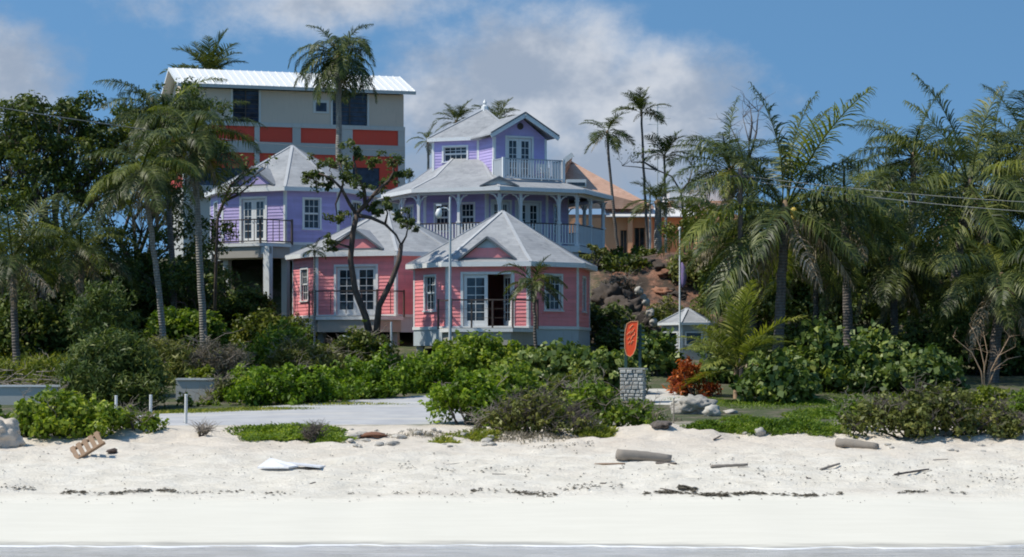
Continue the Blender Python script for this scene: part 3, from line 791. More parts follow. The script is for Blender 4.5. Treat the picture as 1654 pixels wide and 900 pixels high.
# ------------------------------------------------------------------ big purple house with porch and tower
def big_house():
    D0 = 106.0; zf = 8.83
    h = thing('purple_house', 'two-storey purple house with white wraparound porch and lookout tower', 'house', (XX(800, D0), D0, 0))
    s = 4.15; R = s / .7654
    th0 = math.radians(-90 - 42.5)
    # ring: vertex order counter-clockwise starting with the left end of the face turned 20 degrees left
    O = [(R * math.cos(th0 + i * math.pi / 4), R * math.sin(th0 + i * math.pi / 4)) for i in range(8)]
    I = [(p[0] * .76 - .55, p[1] * .76 + .25) for p in O]
    # porch floor, one slab with an edge board and boards underneath
    f = MB(); f.prism(O, zf - .14, zf); pf = f.build('porch_floor', M_deckwood, h)
    for i in range(8):
        fr = Frame(O[i], O[(i + 1) % 8], zf - .3); e = MB(); fr.box(e, 0, fr.W, .0, .05, 0, .29); e.build('edge_board', M_white, pf)
    for i in range(8):
        x, y = O[i][0] * .95, O[i][1] * .95
        k = MB(); k.box(x - .17, x + .17, y - .17, y + .17, gz(h.location.x + x, D0 + y) - .4, zf - .14); k.build('pier', M_whitewall, h)
    b = MB(); b.prism(scale_ring(O, .72), 7.0, zf - .14); b.build('crawl_wall', M_greyrender, h)
    H = 2.55
    for i in range(8):
        fr = Frame(I[i], I[(i + 1) % 8], zf); W = fr.W
        holes = {7: [(W * .3, W * .3 + .8, .75, 2.05)], 0: [(.55, 1.2, .75, 2.0), (1.85, 2.5, .75, 2.0)],
                 1: [(.28, 1.18, .02, 2.1), (1.55, 2.75, .02, 2.1)], 2: [(W * .3, W * .3 + .9, .75, 2.05)]}.get(i, [])
        wall(h, fr, H, M_purple, holes, boards=i in (7, 0, 1, 2))
        for j, hl in enumerate(holes):
            if i == 1: french_door(h, fr, *hl)
            else: window(h, fr, *hl)
        c = MB(); fr.box(c, -.01, .09, -.01, .042, 0, H); c.build('corner_board', M_white, h)
        c = MB(); fr.box(c, W - .09, W + .01, -.01, .040, 0, H - .01); c.build('corner_board', M_white, h)
    # porch posts with scroll brackets
    Pin = scale_ring(O, .975); ze = zf + 2.5
    spots = []
    for i in range(8):
        a, b = Vector(Pin[i]), Vector(Pin[(i + 1) % 8]); spots.append((a, i))
        for t in ({0: (.5,), 1: (.27, .76), 7: (.5,), 2: (.5,)}.get(i, (.5,))): spots.append((a.lerp(b, t), i))
    for c, i in spots:
        ang = math.atan2(Pin[(i + 1) % 8][1] - Pin[i][1], Pin[(i + 1) % 8][0] - Pin[i][0])
        m = Matrix.Translation((c.x, c.y, zf)) @ Matrix.Rotation(ang, 4, 'Z')
        k = MB(); k.box(-.065, .065, -.065, .065, 0, 2.36, m); k.box(-.1, .1, -.1, .1, 0, .14, m); k.box(-.095, .095, -.095, .095, 2.1, 2.18, m); k.box(-.105, .105, -.105, .105, 1.02, 1.1, m)
        p = k.build('porch_post', M_white, h)
        for sg in (-1, 1):
            q = MB(); arc = [m @ Vector((sg * (.07 + .36 * (1 - math.cos(a))), 0, 1.86 + .46 * math.sin(a))) for a in [math.pi / 2 * t / 6 for t in range(7)]]
            q.tube(arc, .028, 6); q.bar(m @ Vector((sg * .07, 0, 2.06)), m @ Vector((sg * .26, 0, 2.3)), .03, .05); q.build('bracket', M_white, p)
    for i in range(8):
        fr = Frame(Pin[i], Pin[(i + 1) % 8], zf); e = MB(); fr.box(e, 0, fr.W, -.06, .06, 2.36, 2.5); e.build('porch_beam', M_white, h)
    # railings between posts
    for i in (7, 0, 1, 2, 3):
        a, b = Vector(Pin[i]).to_3d(), Vector(Pin[(i + 1) % 8]).to_3d(); a.z = b.z = zf
        railing(h, a, b, 1.02, M_white, top=M_brownrail, sp=.15, bw=.06, posts=False)
    # main roof from porch eave up to the tower
    E = scale_ring(O, 1.06)
    tc = (-.75, .6)
    topR = [(p[0] * .36 + tc[0], p[1] * .36 + tc[1]) for p in O]
    midR = [((a[0] * .45 + b[0] * .55), (a[1] * .45 + b[1] * .55)) for a, b in zip(E, topR)]
    ring_roof(h, E, ze + .14, [(midR, ze + .14 + .72), (topR, ze + .14 + 1.75)], None, inner=scale_ring(Pin, .98))
    # small gable over the front corner of the eave
    gm = math.atan2(O[1][1], O[1][0])
    cr = math.hypot(*E[1])
    gablet(h, gm, 1.5, .34, ze + .24, cr - .55, 0, M_white, 1.2)
    # tower
    ctr = Vector((XX(800, D0), D0, 0))
    A = Vector((XX(699, 105.4), 105.4)) - ctr.xy; u1 = Vector((math.cos(math.radians(-20)), math.sin(math.radians(-20))))
    n1 = Vector((u1.y, -u1.x))
    B = A + u1 * 2.4
    l = Vector((math.cos(math.radians(-65)), math.sin(math.radians(-65)))); C = B + l * 1.75
    u2 = Vector((math.cos(math.radians(25)), math.sin(math.radians(25)))); Dp = C + u2 * 2.75
    Eb = Dp - l * 4.6; G = A - n1 * 3.2
    zt0, zt1 = 11.95, ZZ(226, 104.5)
    def tw(a, b, holes=(), brd=True):
        fr = Frame(a, b, zt0); wall(h, fr, zt1 - zt0, M_purple, holes, boards=brd, name='tower_wall')
        c = MB(); fr.box(c, -.01, .09, -.01, .042, 0, zt1 - zt0 - .01); c.build('corner_board', M_white, h)
        c = MB(); fr.box(c, fr.W - .09, fr.W + .01, -.01, .04, 0, zt1 - zt0 - .02); c.build('corner_board', M_white, h)
        return fr
    hz = (zt1 - zt0)
    fr = tw(A, B, [(.58, 1.78, hz - .98, hz - .30)]); window(h, fr, .58, 1.78, hz - .98, hz - .30, cols=4, rows=(1, 2))
    tw(B, C); 
    fr2 = tw(C, Dp, [(.68, 1.98, .05, 2.1)]); french_door(h, fr2, .68, 1.98, .05, 2.1)
    tw(Dp, Eb); tw(Eb, G, (), False); tw(G, A)
    # tower roof: hip over the main body, open gable over the bay
    ap = Vector((XX(783, 107), 107)) - ctr.xy; za = ZZ(176, 107)
    body = [A, B + u1 * 1.7, Eb, G]; cb = sum(body, Vector((0, 0))) / 4
    body = [cb + (p - cb) * 1.12 for p in body]
    ring_roof(h, [(p.x, p.y) for p in body], zt1 + .14, [], (ap.x, ap.y, za), fascia=.16, name='tower_roof', soff=M_white, inner=[(cb.x + (p.x - cb.x) * .8, cb.y + (p.y - cb.y) * .8) for p in body])
    fb_ = MB(); fb_.tube([(ap.x, ap.y, za - .15), (ap.x, ap.y, za + .12), (ap.x, ap.y, za + .2), (ap.x, ap.y, za + .3), (ap.x, ap.y, za + .46)], [.2, .17, .06, .1, .015], 8); fb_.build('finial', M_white, h)
    mid = C.lerp(Dp, .5); zr = ZZ(184, 102.9); n2 = l * 1.0
    ov = n2 * .55; back = mid - n2 * 4.2
    for sg, e in ((-1, C), (1, Dp)):
        side = u2 * (sg * .42)
        a = (mid + ov).to_3d(); a.z = zr; b = (e + side + ov).to_3d(); b.z = zt1 + .02; c = (e + side - n2 * 2.9).to_3d(); c.z = zt1 + .02; d = back.to_3d(); d.z = zr
        r = MB(); q = [a, b, c, d]; t = Vector((0, 0, .07)); r.add(q + [x + t for x in q], [(0, 1, 2, 3), (7, 6, 5, 4), (0, 4, 5, 1), (1, 5, 6, 2), (2, 6, 7, 3), (3, 7, 4, 0)])
        rr = r.build('bay_roof', M_shingle, h)
        k = MB(); k.bar(a + n2.to_3d() * .02 + Vector((0, 0, -.05)), b + n2.to_3d() * .02 + Vector((0, 0, -.05)), .05, .2); k.build('barge_board', M_white, rr)
        k = MB(); k.bar(a + n2.to_3d() * .05 + Vector((0, 0, .09)), b + n2.to_3d() * .05 + Vector((0, 0, .09)), .05, .06); k.build('drip_edge', M_slate, rr)
    g = MB(); a = C.to_3d(); b = Dp.to_3d(); c = mid.to_3d(); a.z = b.z = zt1; c.z = zr - .06
    i3 = (-n2 * .12).to_3d(); g.add([a, b, c, a + i3, b + i3, c + i3], [(0, 1, 2), (5, 4, 3), (0, 3, 4, 1), (1, 4, 5, 2), (2, 5, 3, 0)]); gg = g.build('gable_wall', M_purple, h)
    v = MB(); m = Matrix.Translation(mid.to_3d() + Vector((0, 0, zt1 + .55))) @ Matrix.Rotation(math.radians(25), 4, 'Z'); v.tube([m @ Vector((0, .05, 0)), m @ Vector((0, -.05, 0))], .16, 12); v.build('round_vent', M_brownrail, gg)
    # balcony
    c0 = C + u2 * -.05; d0 = Dp + u2 * .35; dep = n2 * 1.25
    ring = [(c0 + dep), (d0 + dep), d0 - n2 * .1, c0 - n2 * .1]
    bf = MB(); bf.prism([(p.x, p.y) for p in ring], zt0 - .2, zt0 - .02); bf.build('balcony_floor', M_greytrim, h)
    e3 = [Vector((p.x, p.y, zt0 - .02)) for p in [c0 + n2 * .08, c0 + n2 * 1.2, d0 + n2 * 1.2, d0 + n2 * .08]]
    for i, (a, b) in enumerate(zip(e3, e3[1:])): railing(h, a, b, 1.0, M_white, top=M_greytrim, sp=.14, bw=.05, pw=.12, first=i == 0)
    # small white chair on the balcony
    return h, (c0.lerp(d0, .72) + n2 * .75 + ctr.xy, zt0 - .02)
bigH, chair_spot = big_house()

# ------------------------------------------------------------------ tall beige and red building
def beige_building():
    D0 = 128.0; b0 = P(300, 590, D0)
    h = thing('apartment_building', 'tall beige building with red panels and white roof behind the purple cottage', 'building', (b0.x, D0, 8.4), math.radians(16.5))
    sc = D0 / FPX
    W = 13.3; Hh = ZZ(148, 130) - 8.4; dep = 8.0
    def u(px): return (px - 300) * W / (648 - 300)
    def z(py, px=480): D = 128 + (px - 300) * .0105; return ZZ(py, D) - 8.4
    F = Frame((0, 0), (W, 0), 0)
    core = MB(); core.box(.05, W - .05, .25, dep, -.6, Hh); core.build('core', M_greyrender, h)
    def panel(name, mat, x0, x1, y1, y0, n=.0, t=.3):
        mb = MB(); F.box(mb, u(x0), u(x1), n - t, n, z(y0), z(y1)); return mb.build(name, mat, h)
    # concrete frame
    for x0, x1 in ((296, 306), (407, 415), (467, 480), (545, 563), (637, 648)): panel('column', M_greyrender, x0, x1, 205, 420, .06)
    panel('floor_band', M_greyrender, 296, 648, 200, 206.5, .09)
    panel('floor_band', M_greyrender, 296, 648, 231, 249, .08)
    panel('floor_band', M_greyrender, 296, 648, 303, 322, .08)
    for x0, x1 in ((306, 407), (415, 467), (480, 545), (563, 637)):
        panel('red_panel', M_red, x0, x1, 206.5, 231, -.02, .26)
        panel('red_panel', M_red, x0, x1, 249, 274 if x0 < 560 else 268, -.02, .26)
        panel('window', M_glassblue, x0, x1 - (30 if x0 > 560 else 0), 274 if x0 < 560 else 268, 303, -.12, .2)
    panel('red_panel', M_red, 607, 637, 268, 303, -.02, .26)
    # top storey
    for x0, x1 in ((296, 370), (417, 528), (590, 646)): panel('wall_panel', M_beige, x0, x1, 148, 200, .03)
    for x0, x1 in ((370, 417), (528, 590)):
        w = panel('window', M_glassblue, x0 + 3, x1 - 3, 149, 199, -.12, .2)
        for (a, b) in ((x0, x0 + 3), (x1 - 3, x1)):
            mb = MB(); F.box(mb, u(a), u(b), -.14, .06, z(200), z(148)); mb.build('jamb', M_whitewall, w)
        mb = MB(); F.box(mb, u((x0 + x1) / 2) - .03, u((x0 + x1) / 2) + .03, -.12, -.06, z(199), z(149)); mb.build('mullion', M_brownrail, w)
        for k in range(1, 7):
            mb = MB(); zz = z(199) + (z(149) - z(199)) * k / 7; F.box(mb, u(x0 + 3), u(x1 - 3), -.12, -.09, zz - .015, zz + .015); mb.build('louvre', M_brownrail, w)
    w = panel('window_frame', M_whitewall, 500, 525, 161, 182, .07, .1); mb = MB(); F.box(mb, u(504), u(521), .072, .08, z(179), z(165)); mb.build('pane', M_glassblue, w)
    s = MB(); s.box(-.01, .04, .3, dep, z(231), z(206.5)); s.build('red_panel', M_red, h)
    s = MB(); s.box(-.01, .04, .3, dep, z(303), z(249)); s.build('red_panel', M_red, h)
    # roof: gable with overhang, ridge parallel to the front
    rz = ZZ(106, 131) - 8.4 - .25; ez = Hh + .02; yr = 3.6; o = .55
    r = MB()
    ed = [(-o, -o), (W + o, -o)]
    def slab(a, b, c, d, t=.16):
        q = [Vector(x) for x in (a, b, c, d)]; T = Vector((0, 0, t)); r.add(q + [x + T for x in q], [(0, 3, 2, 1), (4, 5, 6, 7), (0, 1, 5, 4), (1, 2, 6, 5), (2, 3, 7, 6), (3, 0, 4, 7)])
    slab((-o, -o, ez), (W + o, -o, ez), (W + o, yr, rz), (-o, yr, rz)); slab((-o, yr, rz), (W + o, yr, rz), (W + o, 2 * yr + o, ez), (-o, 2 * yr + o, ez))
    rf = r.build('roof', M_whiteroof, h)
    for k in range(34):
        x = -o + .02 + (W + 2 * o - .04) * k / 33; s = MB(); s.bar((x, -o, ez + .175), (x, yr, rz + .175), .035, .045); s.build('standing_seam', M_whiteroof, rf)
    s = MB(); s.bar((-o, -o - .04, ez + .06), (W + o, -o - .04, ez + .06), .07, .2); s.build('gutter', M_greyrender, rf)
    for xx in (.05, W - .25):
        g = MB(); g.add([(xx, .1, ez), (xx, 2 * yr - .1, ez), (xx, yr, rz), (xx + .2, .1, ez), (xx + .2, 2 * yr - .1, ez), (xx + .2, yr, rz)], [(0, 1, 2), (5, 4, 3), (0, 3, 4, 1), (1, 4, 5, 2), (2, 5, 3, 0)]); g.build('gable_wall', M_beige, h)
    return h
beige_building()

# ------------------------------------------------------------------ orange house with terracotta roof
def orange_house():
    D0 = 122.0; zb = ZZ(436, D0)
    h = thing('orange_house', 'orange house with terracotta tiled roof and white eave tilted to catch the sun behind thin palms', 'house', (XX(900, D0), D0, zb))
    S = D0 / FPX
    def u(px): return (px - 900) * S
    def z(py): return ZZ(py, D0) - zb
    F = Frame((0, 0), (u(1190), 0), 0)
    def B(name, mat, x0, x1, y1, y0, n0, n1, par=h):
        mb = MB(); F.box(mb, u(x0), u(x1), n0, n1, z(y0), z(y1)); return mb.build(name, mat, par)
    holes = [(u(1002), u(1013), z(412), z(372)), (u(1024.5), u(1042), z(406), z(368))]
    w = wall(h, F, z(352), M_orange, holes, boards=False, thick=.25)
    for hl in holes: 
        mb = MB(); F.box(mb, hl[0], hl[1], -.22, -.2, hl[2], hl[3]); p = mb.build('window', M_glass, h)
        mb = MB()
        for (a, b) in ((hl[0], hl[0] + .06), (hl[1] - .06, hl[1]), ((hl[0] + hl[1]) / 2 - .03, (hl[0] + hl[1]) / 2 + .03)): F.box(mb, a, b, -.2, -.14, hl[2], hl[3])
        mb.build('window_frame', M_brownwood, p)
    B('pillar', M_orange, 1013.5, 1021, 352, 436, .0, .45); B('pillar', M_orange, 1044, 1053, 352, 436, .0, .45)
    B('low_wall', M_beige, 1014, 1054, 411, 436, .5, .75); B('body', M_orange, 900, 1190, 346, 440, -9, -.26)
    mb = MB(); mb.add([(u(978), -.7, z(352)), (u(1125), -.7, z(352)), (u(1125), 1.2, z(335)), (u(978), 1.2, z(335)), (u(978), -.7, z(350.5)), (u(1125), -.7, z(350.5)), (u(1125), 1.2, z(333)), (u(978), 1.2, z(333))], [(3, 2, 1, 0), (4, 5, 6, 7), (0, 1, 5, 4), (1, 2, 6, 5), (2, 3, 7, 6), (3, 0, 4, 7)]); mb.build('eave', M_whiteroof, h)  # white eave shaped as a tilted slab so that its face catches the sun
    # big hip-gable roof: gable facing the camera on the left, long slope to the right
    zr = z(254); r = MB(); y0, y1 = -.3, 9
    a = [(u(868), y0, z(338)), (u(925), y0, zr), (u(1052), y0, z(336))]
    T = .2
    def prismx(p, q, t=T):
        v = [Vector(p), Vector(q)]; r.add([(v[0].x, y0, v[0].z), (v[1].x, y0, v[1].z), (v[1].x, y1, v[1].z), (v[0].x, y1, v[0].z), (v[0].x, y0, v[0].z + t), (v[1].x, y0, v[1].z + t), (v[1].x, y1, v[1].z + t), (v[0].x, y1, v[0].z + t)],
                                                  [(0, 3, 2, 1), (4, 5, 6, 7), (0, 1, 5, 4), (1, 2, 6, 5), (2, 3, 7, 6), (3, 0, 4, 7)])
    prismx(a[0], a[1])
    # right: hipped slope turned to the camera so its tiles show
    top = [Vector((u(925), 4.2, zr)), Vector((u(960), 4.4, zr - .55))]
    r.add([(u(925), y0, z(300)), (u(1056), y0, z(334)), (u(1056), 6, z(334)), (u(930), 3.4, zr), (u(925), 3.4, zr), (u(905), y0, z(300)), (u(905), y0, z(338)), (u(1056), y0, z(338))],
          [(5, 0, 4), (0, 1, 3), (0, 3, 4), (1, 2, 3), (6, 7, 1, 0, 5)])
    rf = r.build('roof', M_shinglewarm, h)
    k = MB(); k.bar((u(902), y0 - .08, z(268)), (u(925), y0 - .08, zr + .12), .16, .26); k.build('barge_board', M_white, rf)
    k = MB(); k.bar((u(925), 3.3, zr + .05), (u(1056), 3.0, z(333)), .2, .1); k.build('hip_cap', M_shinglewarm, rf)
    k = MB(); k.box(u(914), u(946), -.9, 1.4, z(304), z(292)); k.build('dormer', M_white, rf)
    k = MB(); k.box(u(916), u(944), -.93, -.89, z(302.5), z(297)); k.build('dormer_window', M_glass, rf)
    # white flat-roofed wing further back to the right
    B('wing_roof', M_whiteroof, 1084, 1190, 304, 322, -7, -1.2); B('wing_wall', M_whitewall, 1090, 1186, 322, 346, -7, -1.5)
    B('wing_wall', M_orange, 1120, 1186, 352, 440, .02, 2.4)
    return h
orange_house()

# ------------------------------------------------------------------ little gazebo
def gazebo():
    D0 = 85.0; zb = ZZ(568, D0)
    h = thing('gazebo', 'small grey hexagonal gazebo with pale pointed roof beside the flagpole', 'gazebo', (XX(1110, D0), D0, zb), math.radians(12))
    r = 1.0; R = [(r * math.cos(math.radians(-120 + 60 * i)), r * math.sin(math.radians(-120 + 60 * i))) for i in range(6)]
    H = ZZ(525, D0) - zb
    for i in range(6):
        fr = Frame(R[i], R[(i + 1) % 6], 0); hl = (.2, fr.W - .2, .28, .72)
        wall(h, fr, H, M_gwall, [hl], boards=True, bh=.12, thick=.06)
        mb = MB(); fr.box(mb, hl[0], hl[1], -.05, -.04, hl[2], hl[3]); p = mb.build('window', M_glass, h)
        mb = MB(); fr.box(mb, hl[0] - .05, hl[0], -.05, .05, hl[2] - .05, hl[3] + .05); fr.box(mb, hl[1], hl[1] + .05, -.05, .05, hl[2] - .05, hl[3] + .05)
        fr.box(mb, hl[0], hl[1], -.05, .048, hl[3], hl[3] + .05); fr.box(mb, hl[0], hl[1], -.05, .052, hl[2] - .05, hl[2]); mb.build('window_frame', M_white, p)
        c = MB(); fr.box(c, -.03, .05, -.01, .04, 0, H - .02); c.build('post', M_white, h)
    b = MB(); b.prism(scale_ring(R, 1.05), -.5, .0); b.build('base', M_greyrender, h)
    ring_roof(h, scale_ring(R, 1.18), H + .06, [], (0, 0, ZZ(498, D0) - zb), fascia=.08, inner=scale_ring(R, .98))
gazebo()

# ------------------------------------------------------------------ plants: kit
def leaf_cloud(centers, radii, n_each, size, rng, aspect=.5, up=.35, flat=.8, shell=.55, droop=0.0, jitter=.5):
    """leaf quads spread through ball-shaped clumps; more of them near each clump's outside"""
    C = np.asarray(centers, dtype=np.float64); Rr = np.asarray(radii, dtype=np.float64)
    n = np.maximum(1, np.asarray(n_each)).astype(int) if hasattr(n_each, '__len__') else np.full(len(C), n_each, dtype=int)
    idx = np.repeat(np.arange(len(C)), n); N = len(idx)
    d = rng.normal(size=(N, 3)); d[:, 2] += .15; d /= np.linalg.norm(d, axis=1, keepdims=True)
    rad = Rr[idx] * (1 - shell * rng.random(N) ** 1.5)
    p = C[idx] + d * rad[:, None] * np.array([1, 1, flat])
    nrm = d + rng.normal(size=(N, 3)) * .75; nrm[:, 2] += up; nrm /= np.linalg.norm(nrm, axis=1, keepdims=True)
    t = np.cross(nrm, rng.normal(size=(N, 3))); t /= np.linalg.norm(t, axis=1, keepdims=True) + 1e-9
    t[:, 2] -= droop; t /= np.linalg.norm(t, axis=1, keepdims=True)
    b = np.cross(nrm, t); b /= np.linalg.norm(b, axis=1, keepdims=True) + 1e-9
    s = size * (1 - jitter + 2 * jitter * rng.random(N))[:, None]
    fold = nrm * s * .12
    v = np.stack([p - t * s * .5, p + b * s * aspect * .5 + fold + t * s * .05, p + t * s * .55, p - b * s * aspect * .5 + fold + t * s * .05], 1)
    return v.reshape(-1, 3)
def cloud_mesh(name, v):
    return np_mesh(name, v, np.arange(len(v), dtype=np.int32).reshape(-1, 4))

def branch_tube(mb, a, b, r0, r1, rng, wig=.12, k=5, n=6):
    a = Vector(a); b = Vector(b); L = (b - a).length; pts = []
    for i in range(k + 1):
        t = i / k; w = math.sin(math.pi * t) * wig * L
        pts.append(a.lerp(b, t) + Vector((rng.normal() * w * .5, rng.normal() * w * .5, rng.normal() * w * .3 + w * .3)))
    mb.tube(pts, [r0 + (r1 - r0) * i / k for i in range(k + 1)], n, cap=False)
    return pts

def bush(name, label, cat, px, D, w, h, dep, mat, seed, leaf=.13, dens=1.0, aspect=.55, lobes=None, group=None, stems=M_bark, up=.35, twigs=0, twig_mat=M_twig, sink=.1, gzv=None, foliage='foliage', lift=0.0, shell=.6, droop=0.0):
    """a mounded shrub: many small leaf clumps over a low dome, stems inside"""
    rng = np.random.default_rng(seed)
    x = XX(px, D); z = (gz(x, D) if gzv is None else gzv) - sink
    o = thing(name, label, cat, (x, D, z), 0, group)
    if lobes is None: lobes = max(7, int(w * dep * 3.2 + w * h * 2.5))
    cs = []; rs = []
    while len(cs) < lobes:
        a = rng.random() * 2 * math.pi; q = math.sqrt(rng.random())
        fx, fy = q * math.cos(a), q * math.sin(a)
        top = math.sqrt(max(0.05, 1 - (fx * fx + fy * fy) * .92))
        fz = lift + (1 - lift) * rng.random() ** .6 * top
        r = (.20 + .16 * rng.random()) * min(h, w * .6, 2.2)
        cs.append((fx * (w / 2 - r * .6), fy * (dep / 2 - r * .4), max(r * .5, fz * (h - r * .7)) + .0)); rs.append(r)
    # sub-clumps on each lobe make the outline ragged
    C2 = []; R2 = []
    for c, r in zip(cs, rs):
        for _ in range(6):
            d = rng.normal(size=3); d[2] = abs(d[2]) * .8 + .05; d /= np.linalg.norm(d)
            far = rng.random() < .22; C2.append(np.array(c) + d * r * ((1.1 + .5 * rng.random()) if far else (.7 + .45 * rng.random()))); R2.append(r * ((.14 + .14 * rng.random()) if far else (.34 + .25 * rng.random())))
    C = np.array(list(map(np.array, cs)) + C2); R_ = np.array(rs + R2)
    n = (dens * 3.6 * R_ ** 2 * 4 / (leaf * leaf * aspect) * .42).astype(int) + 3
    v = leaf_cloud(C, R_, n, leaf, rng, aspect, up, .85, shell, droop)
    v[:, 2] = np.maximum(v[:, 2], .02)
    link(foliage, cloud_mesh(foliage, v), mat, o)
    mb = MB()
    for c in cs[:min(len(cs), 14)]: branch_tube(mb, (c[0] * .25, c[1] * .25, -.1), c, .035, .012, rng, .1, 4, 5)
    mb.build('stems', stems, o, True)
    if twigs:
        tb = MB()
        for _ in range(twigs):
            c = cs[rng.integers(len(cs))]; a = Vector(c); b = a + Vector((rng.normal() * .35, rng.normal() * .35, .15 + rng.random() * .55)) * min(1.0, h * .7)
            b.z = max(b.z, .1); pts = branch_tube(tb, a, b, .013, .005, rng, .2, 4, 4)
            for __ in range(3):
                e = pts[2 + int(rng.integers(2))]; branch_tube(tb, e, e + Vector((rng.normal() * .22, rng.normal() * .22, rng.random() * .3)), .007, .003, rng, .2, 3, 4)
        tb.build('dry_twigs', twig_mat, o)['kind'] = 'stuff'
    return o

def tree(name, label, cat, base, lobes, mat, seed, leaf=.16, aspect=.5, dens=1.0, r0=.16, bark=M_bark, group=None, fork=.35, sub=9, droop=0.0, up=.35, clump=.42, trunk_pts=None, wig=.10):
    """trunk, limbs reaching into each crown lobe, and leaf clumps over the lobes. lobes: (world centre, radius)"""
    rng = np.random.default_rng(seed); b = Vector(base)
    o = thing(name, label, cat, b, 0, group); mb = MB()
    ctr = sum((Vector(l[0]) for l in lobes), Vector()) / len(lobes)
    f = Vector((b.x + (ctr.x - b.x) * fork, b.y + (ctr.y - b.y) * fork, b.z + (ctr.z - b.z) * max(fork, .3))) - b
    tp = trunk_pts or branch_tube(MB(), (0, 0, -.3), f, r0, r0 * .7, rng, .06, 5, 8)
    mb.tube(tp, [r0 * (1.25 if i == 0 else 1 - .3 * i / len(tp)) for i in range(len(tp))], 9)
    trunk = mb.build('trunk', bark, o, True)
    lb = MB(); C = []; R_ = []
    for c, r in lobes:
        c = Vector(c) - b
        st = Vector(tp[-1]) if rng.random() < .7 else Vector(tp[max(1, len(tp) - 2)])
        pts = branch_tube(lb, st, c, r0 * .5, r0 * .16, rng, wig, 6, 6)
        for _ in range(sub):
            d = Vector(rng.normal(size=3)); d.z = d.z * .75 + .12; d.normalize()
            e = c + Vector((d.x, d.y, d.z * .8)) * r * (.55 + .45 * rng.random())
            branch_tube(lb, pts[3 + int(rng.integers(3))], e, r0 * .14, r0 * .04, rng, .14, 4, 5)
            C.append(tuple(e)); R_.append(r * clump * (.6 + .7 * rng.random()))
    lb.build('limbs', bark, o, True)
    R_ = np.array(R_); n = (dens * 3.2 * R_ ** 2 * 4 / (leaf * leaf * aspect) * .30).astype(int) + 4
    v = leaf_cloud(C, R_, n, leaf, rng, aspect, up, .75, .8, droop)
    link('crown', cloud_mesh('crown', v), mat, o)
    return o

def fill(label, px, D, w, h, seed, mat=None, py=None, dep=2.4):
    return bush('dark_shrub', label, 'shrub', px, D, w, h, dep, mat or L_dark, seed, leaf=.2, dens=.6, twigs=25, twig_mat=M_bark, lift=.15)
